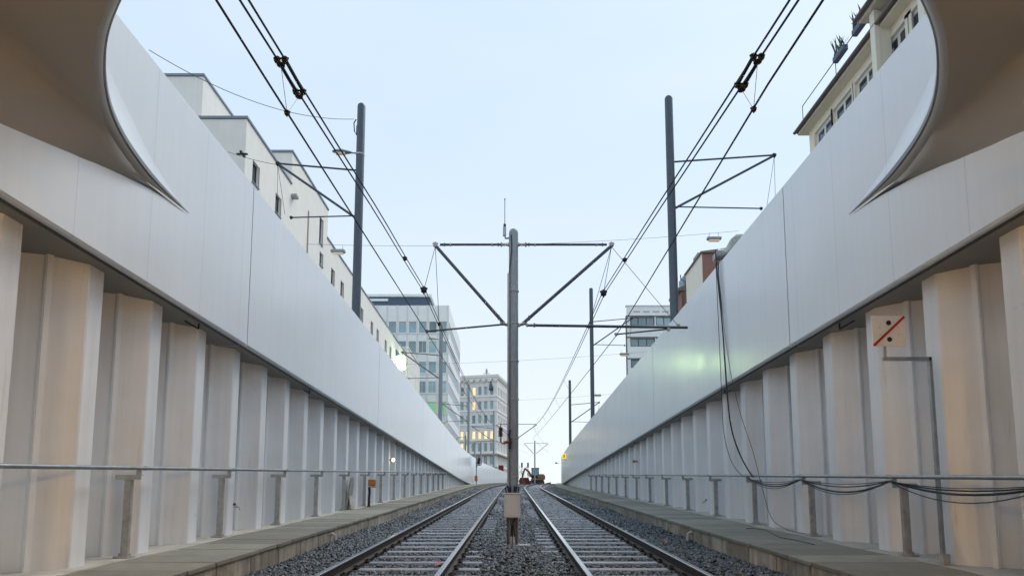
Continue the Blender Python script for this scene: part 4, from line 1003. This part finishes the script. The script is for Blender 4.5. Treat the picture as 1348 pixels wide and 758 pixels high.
# eaves board, sloping roof strip and gutter
m = MB(); m.box(CX - .42, CX + 12, y_near, yE - .25, zE + .001, zE + .12); m.build('eaves', 'cream', b4)
m = MB(); S = []
for y_ in (y_near, yE - .22): S.append([(CX - .46, y_, zE + .10), (CX - .44, y_, zE + .22), (CX + .9, y_, zE + .75), (CX + .9, y_, zE + .13)])
m.sweep(S).build('roof', 'tile_roof', b4)
m = MB(); S = []
for y_ in (y_near, yE - .2): S.append([(CX - .46 - .085 + .085 * math.cos(a), y_, zE + .16 + .085 * math.sin(a)) for a in [math.pi + math.pi * i / 8 for i in range(9)]])
m.sweep(S).build('gutter', 'gutter', b4)
# projecting bay with white posts
yb0 = at(1158, 70, CX - .4).y
for y_ in (yb0, yb0 - 2.6):
    m = MB(); m.box(CX - .62, CX - .44, y_ - .14, y_ + .14, STREET + 6, zE + .7); m.build('bay_post', 'cream_white', b4)
    m = MB(); m.box(CX - .44, CX - .002, y_ - .10, y_ + .10, STREET + 6, zE + .69); m.build('bay_wall', 'cream_white', b4)
m = MB(); m.box(CX - .75, CX - .003, y_near, yb0 + .55, zE + .72, zE + .86); m.build('bay_eaves', 'cream', b4)
m = MB(); S = []
for y_ in (y_near, yb0 + .6): S.append([(CX - .82 - .085 + .085 * math.cos(a), y_, zE + .86 + .085 * math.sin(a)) for a in [math.pi + math.pi * i / 8 for i in range(9)]])
m.sweep(S).build('gutter', 'gutter', b4)
m = MB(); S = []
for y_ in (y_near, yb0 + .55): S.append([(CX - .8, y_, zE + .861), (CX - .8, y_, zE + .93), (CX + .6, y_, zE + 2.0), (CX + .6, y_, zE + .861)])
m.sweep(S).build('roof', 'tile_roof', b4)
m = MB(); yd = at(1172, 4, CX).y; m.box(CX + .0, CX + 2.2, yd - 1.6, yd - .2, zE + .9, zE + 3.6); m.build('dormer', 'fascia', b4)
# terrace rail with planters
rx = CX - .3; rz = zE + 1.25
m = MB(); m.tube([(rx, yb0, rz), (rx, yE - .6, rz)], .022, 6)
yy = yE - .6
while yy > yb0: m.tube([(rx, yy, zE + .3), (rx, yy, rz)], .018, 6); yy -= 3.0
m.build('terrace_rail', 'thin_wire', b4)
for k in range(26):
    y_ = yE - 4.5 - k * .28
    if y_ < yb0 + .3: break
    m = MB(); m.lathe([(.07, 0), (.09, .1), (.05, .22)], (rx + .15, y_, zE + .33), 8); m.build('ridge_tile', 'tile_roof', b4)
for px, py, lab in ((1107, 88, 'blue-grey planter box with spiky plants on the terrace rail nearer the eaves corner'), (1133, 50, 'blue-grey planter box with taller spiky plants on the terrace rail by the bay')):
    p = at(px, py, rx); y_ = p.y; th = thing('planter_box', lab, 'planter', 'planters on the terrace rail', (rx, y_, rz))
    m = MB(); m.bev(-.12, .12, -.42, .42, -.16, .1, .03); m.build('box', 'planter', th)
    m = MB()
    for k in range(26):
        a = random.uniform(0, 6.28); h = random.uniform(.15, .7); b0 = Vector((random.uniform(-.1, .1), random.uniform(-.35, .35), .07)); tip = b0 + Vector((math.cos(a) * h * .45, math.sin(a) * h * .45, h))
        sd = Vector((-math.sin(a), math.cos(a), 0)) * .03; md = b0.lerp(tip, .5) + Vector((0, 0, .06)); m.add([b0 - sd, b0 + sd, md + sd, tip, md - sd], [(0, 1, 2, 4), (4, 2, 3)])
    m.build('leaves', 'leaf_green', th)

# --- brick building
b5 = thing('brick_building', 'red brick gabled house with white street front and dark roof', 'building')
q0 = at(924, 333, CX); zq = q0.z; yq = q0.y; yq2 = at(903, 367, CX).y
O = (CX, yq2, STREET); U = (0, -1, 0); ww = yq2 - yq
ops = [(ww - 3.0, ww - .6, zq - STREET - 4.0, zq - STREET - 3.1), (ww - 3.0, ww - .6, zq - STREET - 7.5, zq - STREET - 6.0)]
ops = [(max(.15, o[0]), o[1], o[2], o[3]) for o in ops]
facade(b5, 'wall', O, U, ww, zq - STREET, ops, 'cream_white', (-1, 0, 0), .2)
for o in ops: window(b5, O, U, (-1, 0, 0), o, .17, 'dark', 'glass', 2, .07)
m = MB(); m.add([(CX, yq, STREET), (CX + 12, yq, STREET), (CX + 12, yq, zq), (CX, yq, zq)], [(0,1,2,3)]); m.build('gable_wall', 'brick', b5)
# brick courses as raised rows are far too fine here; joints come from the brick material
m = MB(); S = []
for y_ in (yq - .15, yq2 + .1): S.append([(CX - .14, y_, zq - .02), (CX - .14, y_, zq + .08), (CX + 6, y_, zq + .9), (CX + 12, y_, zq + .12), (CX + 12, y_, zq - .02)])
m.sweep(S).build('roof', 'tile_roof', b5)
m = MB(); m.tube([(CX - .4, yq2 + .1, zq + .05), (CX - .4, yq2 + .1, zq - .3), (CX - .05, yq2 + .1, zq - .5), (CX - .05, yq2 + .1, zq - 4)], .05, 6); m.build('downpipe', 'gutter', b5)
slab(b5, 'roof_box', 'fascia', CX + .3, CX + 1.2, yq + 2, yq + 3.2, zq + .2, zq + .9)
b6 = thing('small_brick_house', 'low brick house with brown sloping roof beyond the red brick house', 'building')
r0 = at(897, 378, CX + .2); zr = r0.z
m = MB(); m.box(CX + .2, CX + 10, r0.y, r0.y + 2.6, STREET, zr); m.build('wall', 'brick', b6)
m = MB(); S = []
for y_ in (r0.y - .1, r0.y + 2.7): S.append([(CX - .2, y_, zr - .3), (CX - .2, y_, zr - .1), (CX + 5, y_, zr + 1.6), (CX + 10, y_, zr - .1), (CX + 10, y_, zr - .3)])
m.sweep(S).build('roof', 'tile_roof', b6); slab(b6, 'dormer', 'fascia', CX + .6, CX + 2.2, r0.y + .8, r0.y + 2.2, zr - .1, zr + 1.3)

# --- white banded building
b7 = thing('banded_building', 'white banded building with dark framed ribbon windows', 'building')
WD = 100.0; x0 = atd(825, 440, WD).x; zt7 = atd(850, 403, WD).z; w7 = 18
rz7 = [atd(850, py, WD).z - STREET for py in (428, 456, 484, 511, 538, 566)]
ops = [(.6 + k * 4.3, .6 + k * 4.3 + 4.1, z, z + 1.45) for k in range(4) for z in rz7]
O = (x0, WD, STREET); facade(b7, 'wall', O, (1, 0, 0), w7, zt7 - STREET, ops, 'office_white', (0, -1, 0), .25)
for o in ops: window(b7, O, (1, 0, 0), (0, -1, 0), o, .2, 'dark', 'glass_blue', 3, .13)
m = MB(); m.add([(x0, WD, STREET), (x0 + 4, WD + 14, STREET), (x0 + 4, WD + 14, zt7), (x0, WD, zt7)], [(0,1,2,3)]); m.add([(x0, WD, zt7), (x0 + w7, WD, zt7), (x0 + w7, WD + 14, zt7), (x0 + 4, WD + 14, zt7)], [(0,1,2,3)]); m.build('wall', 'office_white', b7)
m = MB(); m.box(x0 - .16, x0 - .01, WD - .12, WD + .1, STREET, zt7 - .02 - 1.8); m.build('corner_strip', 'frame_dark', b7)
m = MB()
for z in rz7: m.box(x0 - .15, x0 + w7, WD - .12, WD - .01, STREET + z + 1.5, STREET + z + 1.62)
m.build('window_head', 'frame_dark', b7)
m = MB()
for k in range(4): m.box(x0 + 1.2 + k * 1.6, x0 + 2.3 + k * 1.6, WD - .05, WD - .01, zt7 - 1.0, zt7 - .85)
m.build('attic_vent', 'lamp_grey', b7)
MB().bev(x0 - .1, x0 + w7, WD - .15, WD + .6, zt7 + .003, zt7 + .18, .03).build('roof_edge', 'office_white', b7)

# ------------------------------------------------------------------ square sign with two dots and a bar
ss = thing('square_sign', 'square cream sign with two black dots and red diagonal bar on angled bracket', 'sign')
A = at(1150, 456, 5.12); s_ = .36; yS = at(1170, 436, 5.12).y
p = at(1150, 456, 5.12); D = at(1227, 472, 5.25 + ROFF).y
a = atd(1149.5, 455.5, D); b = atd(1191, 416, D); cx, cz = (a.x + b.x) / 2, (a.z + b.z) / 2; hw = (b.x - a.x) / 2; hh = (b.z - a.z) / 2
m = MB(); m.bev(cx - hw, cx + hw, D, D + .012, cz - hh, cz + hh, .003); m.build('sign_plate', 'sign_white', ss)
m = MB(); L = hw * .99; tW = .016
n_ = Vector((-hh, 0, hw)).normalized() * tW
c1 = Vector((cx - hw * .96, D - .004, cz - hh * .96)); c2 = Vector((cx + hw * .96, D - .004, cz + hh * .96))
m.add([c1 + n_, c1 - n_, c2 - n_, c2 + n_, c1 + n_ + Vector((0, .005, 0)), c1 - n_ + Vector((0, .005, 0)), c2 - n_ + Vector((0, .005, 0)), c2 + n_ + Vector((0, .005, 0))], [(0,1,2,3), (4,5,6,7), (0,1,5,4), (2,3,7,6), (1,2,6,5), (3,0,4,7)]); m.build('diagonal_bar', 'sign_red', ss)
for dz in (hh * .55, -hh * .55):
    m = MB(); S = []
    for yq_ in (D - .003, D + .002): S.append([(cx + .0 + math.cos(t_) * hw * .15, yq_, cz + dz + math.sin(t_) * hw * .15) for t_ in [2 * math.pi * i / 20 for i in range(20)]])
    m.sweep(S).build('dot', 'sign_black', ss)
m = MB()
for sx in (-.55, .55):
    for dz in (-.12, .12): m.box(cx + sx * hw - .006, cx + sx * hw + .006, D - .004, D - .0005, cz + dz * hh * 2 - .006, cz + dz * hh * 2 + .006)
m.build('rivet', 'galv_dull', ss)
a = atd(1163, 472, D + .04); e_ = atd(1227, 472, D + .04); e_.x = 5.26 + ROFF
m = MB(); m.box(a.x - .01, e_.x, D + .02, D + .06, a.z - .025, a.z + .02); m.build('bracket_arm', 'galv', ss)
m = MB(); m.box(a.x, a.x + .03, D + .014, D + .04, a.z, cz); m.build('bracket_stub', 'galv_dull', ss)
m = MB(); g = railz(D) + .11; m.box(e_.x - .035, e_.x - .03 + .035, D + .02, D + .06, g, a.z + .02); m.box(e_.x - .035, e_.x + .005, D + .061, D + .066, g, a.z + .018)
m.build('post', 'galv', ss)
m = MB(); m.box(e_.x - .05, e_.x + .04, D - .01, D + .1, g - .02, g + .14); m.build('post_shoe', 'galv_dull', ss)

# ------------------------------------------------------------------ black cables over the parapet and along the handrail
def wallpt(px, py, X): return at(px, py, X)
ctop = at(945, 318, 5.0)
runs = [([(952, 306), (944, 312), (942, 330), (945, 370), (951, 430), (956, 500), (962, 560), (975, 600), (990, 626)], .017, 'thick black cable hanging down over the parapet to the handrail'),
        ([(954, 308), (947, 316), (945, 345), (949, 400), (953, 460), (958, 530), (967, 580), (981, 612), (992, 628)], .012, 'second black cable beside the thick cable hanging over the parapet'),
        ([(951, 309), (943, 320), (943, 360), (946, 430), (950, 520), (953, 570), (962, 605), (975, 624), (986, 628)], .008, 'thin black cable bowing furthest back below the parapet before reaching the handrail'),
        ([(953, 310), (946, 330), (950, 400), (960, 480), (975, 545), (990, 590), (1003, 640), (1015, 680), (1035, 706), (1062, 713)], .006, 'thin black cable running past the handrail down to the walkway')]
for pts, r, lab in runs:
    P = []
    for i, (px, py) in enumerate(pts):
        f = i / (len(pts) - 1); X = 5.19 if py < 560 else (5.19 + .12 * min(1, (py - 560) / 50) if r > .006 else 5.19 + .35 * min(1, (py - 560) / 150))
        v = at(px, py, X)
        if i == 0: v = Vector((5.54, v.y, ZT + .12))
        if i == 1: v = Vector((5.21, v.y, ZT + .05))
        P.append(v)
    if r == .006: P[-1].z = railz(P[-1].y) + .125; P[-2].z = railz(P[-2].y) + .14
    P = [Vector(p) for p in smooth_poly([tuple(p) for p in P], 5)]
    o = MB().tube(P, r, 7).build('hanging_cable', 'black_rubber', None, smooth=True); tag(o, lab, 'cable', 'cables hanging over the parapet')
# loops between the posts of the handrail
yr = 8.68 - PITCHP * 4; post_y = [yr + PITCHP * 2 * k for k in range(8)]
hz = lambda y: railz(y) + 1.22
k_top = at(988, 628, 5.36).y
near = [v for v in post_y if v < k_top][::-1]
stations = [k_top] + near
names = ['heavy', 'middle', 'slack', 'slim']
for q, (r, sg_) in enumerate(((.015, .16), (.010, .12), (.007, .26), (.006, .07))):
    P = []
    for a, b in zip(stations[:-1], stations[1:]):
        s0 = sg_ * random.uniform(.8, 1.25) * min(1.0, (a - b) / 2.7)
        for i in range(12):
            f = i / 12; y = a + (b - a) * f; P.append((5.32 - .012 * q, y, hz(y) - .06 - s0 * 4 * f * (1 - f)))
    o = MB().tube(P, r, 7).build('handrail_cable', 'black_rubber', None, smooth=True)
    tag(o, '%s black cable looping under the handrail beside the dotted square sign' % names[q], 'cable', 'cables looped under the handrail')
P = [at(983, 706, 4.9), at(990, 699, 5.05), at(1010, 700, 5.15), at(1025, 712, 4.85), at(1050, 716, 4.9), at(1072, 714, 4.9)]
P = [(p.x, p.y, railz(p.y) + .112) for p in P]
o = MB().tube(smooth_poly(P, 4), .008, 6).build('loose_cable', 'black_rubber', None, smooth=True); tag(o, 'loose end of black cable lying on the walkway planks', 'cable')
# wrapped floodlight on the parapet
fl = thing('wrapped_floodlight', 'grey floodlight wrapped in plastic on the parapet where the cables hang', 'floodlight')
c = at(962, 312, 5.49); cy_ = c.y
m = MB(); S = []
for i, (dy, w_, h_) in enumerate(((-.75, .10, .09), (-.55, .2, .17), (-.2, .24, .24), (.15, .22, .19), (.45, .24, .2), (.7, .12, .1))):
    S.append([(5.54 + math.cos(a) * w_ * (1 + .18 * math.sin(3 * a + i)), cy_ + dy, ZT + .24 + math.sin(a) * h_ * (1 + .15 * math.cos(2 * a + i * 2))) for a in [2 * math.pi * j / 12 for j in range(12)]])
m.sweep(S).build('plastic_wrap', 'tarp', fl, smooth=True)
m = MB(); m.bev(5.34, 5.74, cy_ - .5, cy_ - .2, ZT + .001, ZT + .08, .01); m.build('foot', 'galv_dull', fl)
m = MB(); m.bev(5.24, 5.51, cy_ + .3, cy_ + .7, ZT + .2, ZT + .42, .03); m.build('lamp_housing', 'lamp_grey', fl)

# ------------------------------------------------------------------ small fittings on the walls
def taps(sgn, px, py):
    p = at(px, py, sgn * 5.36); th = thing('wall_tap', 'small metal tap with black label on a %s pile' % ('left-hand' if False else 'sheet'), 'tap')
    return p
for sgn, px, py, lab in ((-1, 308, 667, 'small tap below a black tag on a pile of the beacon box wall'), (1, 930, 660, 'small tap below a black tag on a pile of the cable loop wall')):
    p = at(px, py, sgn * (XP + wall_off(sgn))); th = thing('wall_tap', lab, 'tap', 'wall taps')
    m = MB(); a, b = sorted((p.x, p.x - sgn * .02)); m.box(a, b, p.y - .04, p.y + .04, p.z + .03, p.z + .075); m.build('tag', 'sign_black', th)
    m = MB(); m.tube([(p.x, p.y, p.z), (p.x - sgn * .09, p.y, p.z), (p.x - sgn * .12, p.y, p.z - .05)], .014, 8); m.tube([(p.x - sgn * .05, p.y, p.z), (p.x - sgn * .05, p.y, p.z + .03)], .008, 6); m.tube([(p.x - sgn * .05, p.y - .035, p.z + .03), (p.x - sgn * .05, p.y + .035, p.z + .03)], .008, 6); m.build('spout', 'galv_dull', th)
# beacon box on a post
p = at(488, 655, -5.05); bz = railz(p.y) + .11
th = thing('beacon_box', 'orange beacon box on a short dark post at the wall', 'beacon', None, (p.x, p.y, bz))
H = at(488, 641, -5.05).z - bz
m = MB(); m.tube([(-.06, 0, 0), (-.06, 0, .3), (-.05, .02, .5), (-.06, 0, H)], .045, 8); m.box(-.12, .0, -.06, .06, 0, .03); m.build('post', 'sign_black', th)
m = MB(); m.bev(-.09, .17, -.10, .10, H + .06, H + .28, .025); m.build('box', 'orange', th)
m = MB(); m.bev(-.10, .18, -.11, .11, H, H + .059, .012); m.build('base', 'galv_dull', th)
# leaning boards
p = at(464, 668, -5.2); bz = railz(p.y) + .12
th = thing('leaning_board', 'round topped grey board leaning against the sheet piles', 'board', None, (p.x, p.y, bz))
m = MB(); S = []
for q in (0, .05):
    S.append([(-.17 + q, -.24, 0), (-.17 + q, .24, 0), (-.08 + q, .22, .8), (-.06 + q, .12, 1.0), (-.05 + q, 0, 1.06), (-.06 + q, -.12, 1.0), (-.08 + q, -.22, .8)])
m.sweep(S).build('board', 'galv_dull', th)
m = MB(); m.add([(0, -.24, 0), (0, .16, 0), (-.08, .16, .42), (-.08, -.24, .42), (.03, -.24, 0), (.03, .16, 0), (-.05, .16, .42), (-.05, -.24, .42)], [(0,1,2,3), (4,5,6,7), (0,1,5,4), (1,2,6,5), (2,3,7,6), (3,0,4,7)]); m.build('front_panel', 'pad_concrete', th)
# small bulkhead lamps
for sgn, px, py, mt, lab in ((-1, 516, 605, 'lamp_lit', 'small lit bulkhead lamp on a sheet pile above the handrail'), (1, 836, 607, 'orange', 'small unlit orange bulkhead lamp on a sheet pile above the cable loop handrail')):
    p = at(px, py, sgn * (5.3 + wall_off(sgn))); th = thing('bulkhead_lamp', lab, 'lamp', 'bulkhead lamps on the walls')
    m = MB(); a, b = sorted((sgn * (5.42 + wall_off(sgn)), sgn * (5.26 + wall_off(sgn)))); m.bev(a, b, p.y - .10, p.y + .1, p.z - .04, p.z + .04, .012); m.build('housing', 'galv_dull', th)
    m = MB(); m.lathe([(.02, -.07), (.06, -.04), (.07, 0), (.06, .04), (.02, .07)], (sgn * (5.24 + wall_off(sgn)), p.y - .04, p.z), 10); m.build('lens', mt, th, smooth=True)
# drain pipes in the kerbs
for px, py, sgn, lab in ((438, 704, -1, 'grey drain pipe bent out of the kerb blocks on the beacon box side'), (909, 711, 1, 'grey drain pipe bent out of the kerb blocks on the cable loop side')):
    p = at(px, py, sgn * 3.9); z = railz(p.y)
    o = MB().tube([(sgn * 3.99, p.y, z - .06), (sgn * 3.90, p.y, z - .03), (sgn * 3.84, p.y - .02, z - .06), (sgn * 3.82, p.y - .03, z - .22)], .03, 8).build('drain_pipe', 'pvc', None, smooth=True); tag(o, lab, 'pipe', 'drain pipes')
# fallen leaves
for px, py, X, lab in ((577, 734, -1.15, 'orange fallen leaf between the rails near the cabinet'), (876, 720, 3.1, 'pale orange leaf on the ballast beside the cable loop walkway')):
    p = at(px, py, X); z = railz(p.y) - (.145 if X < 2 else .14); 
    m = MB(); m.add([(0, -.07, .0), (.06, -.02, .035), (.05, .06, .02), (0, .09, .045), (-.05, .05, .02), (-.06, -.02, .03), (0, 0, .012)], [(0,1,6), (1,2,6), (2,3,6), (3,4,6), (4,5,6), (5,0,6)])
    o = m.build('fallen_leaf', 'leaf_orange'); o.location = (p.x, p.y, z + .015); tag(o, lab, 'leaf', 'fallen leaves')

# yellow plate on the wall
p = at(742.5, 600, XF + ROFF - .12); th = thing('yellow_plate', 'glowing yellow signal plate on the end of the parapet', 'sign')
m = MB(); m.bev(p.x - .16, p.x + .16, p.y - .04, p.y + .04, p.z - .26, p.z + .26, .02); m.build('plate', 'yellow_sign', th)
m = MB(); m.bev(p.x - .07, p.x + .07, p.y - .052, p.y - .041, p.z - .15, p.z + .15, .004); m.build('marking', 'yellow_mark', th)
m = MB(); m.tube([(XF + ROFF + .1, p.y + .1, p.z - .4), (p.x + .05, p.y + .06, p.z - .4), (p.x, p.y + .03, p.z - .2)], .025, 6); m.build('bracket', 'galv_dull', th)
# small camera on the wall end
p = at(732, 609, 5.04); th = thing('wall_camera', 'small dark box bracketed off the parapet end below the yellow plate', 'camera')
m = MB(); m.bev(p.x - .1, p.x + .1, p.y - .12, p.y + .12, p.z - .08, p.z + .08, .02); m.build('body', 'sign_black', th); MB().tube([p, (XF + ROFF + .2, p.y + .2, p.z)], .03, 6).build('bracket', 'galv_dull', th)

# signal on the left, in front of the parapet
p = atd(627, 639, 70); gz = railz(70) + .1
sgp = thing('track_signal', 'track signal on slim post with orange box at the curving parapet', 'signal', None, (p.x, 70, gz))
Hs = atd(627, 600, 70).z - gz
MB().tube([(0, 0, 0), (0, 0, Hs)], .06, 8).build('post', 'pole_grey', sgp)
m = MB(); m.bev(.1, .42, -.12, .12, Hs - .95, Hs - .2, .03); m.bev(-.08, .5, -.08, -.02, Hs - 1.1, Hs - 1.0, .01); hd = m.build('signal_head', 'sign_black', sgp)
for dz in (.35, .6, .82):
    m = MB(); m.tube([(.26, -.12, Hs - dz), (.26, -.25, Hs - dz)], .07, 8); m.build('lens_hood', 'sign_black', hd)
m = MB(); m.bev(.45, .62, -.08, .1, Hs - .95, Hs - .15, .02); m.build('side_panel', 'lamp_grey', sgp)
m = MB(); m.bev(-.2, .14, -.16, .12, .35, .95, .03); m.build('box', 'orange', sgp)
m = MB(); m.bev(-.08, .1, -.1, .1, 1.9, 2.6, .02); m.build('junction_box', 'lamp_grey', sgp)

# ------------------------------------------------------------------ excavator and clutter at the top of the ramp
E = atd(706, 636, 103); ez = railz(103) + .02
ex = thing('excavator', 'yellow wheeled excavator with dark cab and raised boom at the crest of the ramp', 'excavator', None, (E.x, 103, ez))
m = MB(); m.bev(-1.2, 1.3, -1.1, 1.1, .45, 1.0, .08); m.build('undercarriage', 'sign_black', ex)
for wx in (-.85, .85):
    for wy_ in (-1.0, 1.0):
        m = MB(); S = []
        for yy in (-.2, -.16, .16, .2): 
            rr = .42 if abs(yy) > .18 else .48; S.append([(wx + math.cos(a) * rr, wy_ + yy, .48 + math.sin(a) * rr) for a in [2 * math.pi * i / 16 for i in range(16)]])
        wh = m.sweep(S).build('wheel', 'black_rubber', ex); 
        m = MB(); S = [[(wx + math.cos(a) * .22, wy_ + yy, .48 + math.sin(a) * .22) for a in [2 * math.pi * i / 12 for i in range(12)]] for yy in (-.23, .23)]; m.sweep(S).build('rim', 'yellow_machine', wh)
m = MB(); m.bev(-.9, 1.25, -1.15, 1.15, 1.05, 1.35, .05); m.bev(.15, 1.3, -1.15, 1.15, 1.3, 2.1, .12); m.build('body', 'yellow_machine', ex)
m = MB(); m.bev(1.1, 1.45, -1.1, 1.1, 1.2, 1.9, .1); m.build('counterweight', 'machine_red', ex)
cabm = MB()
for x_, y_ in ((-.75, -1.05), (.35, -1.05), (-.75, .1), (.35, .1)): cabm.box(x_ - .05, x_ + .05, y_ - .05, y_ + .05, 1.35, 3.0)
cabm.bev(-.85, .45, -1.15, .2, 2.95, 3.12, .05); cabm.box(-.8, .4, -1.1, .15, 1.35, 1.9); cab_ = cabm.build('cab', 'sign_black', ex)
m = MB(); m.box(-.7, .3, -1.09, -1.07, 1.9, 2.95); m.build('pane', 'glass_blue', cab_); m = MB(); m.box(-.79, -.77, -1.0, .1, 1.9, 2.95); m.build('pane', 'glass_blue', cab_)
def beam(a, b, c_, w1, w2):
    m = MB(); P = [Vector(a), Vector(b), Vector(c_)]; S = []
    for i, p_ in enumerate(P):
        t_ = (P[min(i+1, 2)] - P[max(i-1, 0)]).normalized(); u = Vector((-t_.z, 0, t_.x)); w_ = (w1, w1 * 1.2, w2)[i]
        S.append([(p_.x + u.x * w_, y_, p_.z + u.z * w_) for y_ in (.3,)] + [(p_.x - u.x * w_, .3, p_.z - u.z * w_), (p_.x - u.x * w_, .6, p_.z - u.z * w_), (p_.x + u.x * w_, .6, p_.z + u.z * w_)])
    return m.sweep(S)
beam((-.6, 0, 1.5), (-1.3, 0, 2.6), (-1.9, 0, 3.15), .16, .12).build('boom', 'yellow_machine', ex)
beam((-1.9, 0, 3.15), (-2.2, 0, 2.2), (-2.3, 0, 1.3), .14, .1).build('dipper_arm', 'yellow_machine', ex)
MB().tube([(-1.0, .45, 1.7), (-1.55, .45, 2.3)], .07, 8).build('hydraulic_ram', 'galv', ex)
m = MB(); S = []
for y_ in (.05, .85): S.append([(-2.4, y_, 1.35), (-2.15, y_, 1.3), (-1.75, y_, .75), (-1.95, y_, .45), (-2.45, y_, .6)])
m.sweep(S).build('bucket', 'rusty', ex)
m = MB(); S = []
for y_ in (-1.1, 1.1): S.append([(1.45, y_, .25), (2.35, y_, .3), (2.4, y_, .75), (1.5, y_, .6)])
m.sweep(S).build('dozer_blade', 'machine_red', ex)
# traffic lights, barrier, bare tree
for px, lab in ((687, 'dark traffic light at the crest further from the excavator'), (695, 'dark traffic light at the crest next to the excavator')):
    p = atd(px, 609.5, 112); th = thing('traffic_light', lab, 'traffic light', 'traffic lights at the crest', (p.x, 112, STREET))
    H = p.z - STREET; MB().tube([(0, 0, 0), (0, 0, H)], .06, 8).build('post', 'pole_dark', th); hd = MB().bev(-.15, .15, -.3, -.07, H - .75, H + .1, .03).build('signal_head', 'sign_black', th)
    for dz in (.05, .3, .55): MB().tube([(0, -.3, H - dz), (0, -.42, H - dz)], .09, 8).build('lens_hood', 'sign_black', hd)
p = atd(731, 636, 108); th = thing('barrier', 'low red road barrier at the crest by the parapet end', 'barrier', None, (p.x, 108, STREET))
m = MB(); m.bev(-.9, .9, -.06, .06, .65, .95, .02); m.build('board', 'machine_red', th); m = MB(); m.box(-.75, -.65, -.2, .2, 0, .65); m.build('foot', 'sign_black', th); m = MB(); m.box(.65, .75, -.2, .2, 0, .65); m.build('foot', 'sign_black', th)
for k, (px, mt, lab, hgt) in enumerate(((690, 'maroon', 'dark red covered trailer behind the grey mast at the crest', 1.7), (716, 'machine_red', 'low orange-red skip beside the excavator blade', .7))):
    p = atd(px, 636, 106); th = thing('trailer' if k == 0 else 'skip', lab, 'trailer' if k == 0 else 'skip', None, (p.x, 106, railz(106)))
    m = MB(); S = []
    for y_ in (-.8, .8): S.append([(-.8, y_, .4), (.8, y_, .4), (.9, y_, hgt * .75), (.7, y_, hgt), (-.7, y_, hgt), (-.9, y_, hgt * .75)])
    m.sweep(S).build('body', mt, th)
    for wx in (-.5, .5): MB().tube([(wx, -.85, .3), (wx, .85, .3)], .3, 12).build('wheel', 'black_rubber', th)
def bare_tree(X, Y, H, lab):
    th = thing('bare_tree', lab, 'tree', 'bare trees beyond the crest', (X, Y, STREET)); m = MB(); tw = MB()
    m.tube([(0, 0, 0), (.05, 0, H * .25), (-.05, .1, H * .5)], .16, 7, r2=.09)
    def br(p, d_, L, r, dep):
        q = p + d_ * L; mid = p.lerp(q, .5) + Vector((random.uniform(-.1, .1), random.uniform(-.1, .1), .05)) * L * .5
        tw.tube([p, mid, q], r, 4, r2=r * .55)
        if dep == 0: return
        for _ in range(3):
            nd = (d_ + Vector((random.uniform(-.8, .8), random.uniform(-.8, .8), random.uniform(-.2, .5)))).normalized(); br(q, nd, L * random.uniform(.6, .8), r * .6, dep - 1)
    for k in range(6): a = k * 1.05; br(Vector((0, .05, H * (.3 + .035 * k))), Vector((math.cos(a) * .6, math.sin(a) * .6, .8)).normalized(), H * .24, .055, 3)
    m.build('trunk', 'bark', th); tw.build('crown', 'bark', th)
p = atd(684, 625, 190); bare_tree(p.x, 190, 10.5, 'bare grey tree beyond the traffic lights at the crest')
p = atd(655, 625, 175);
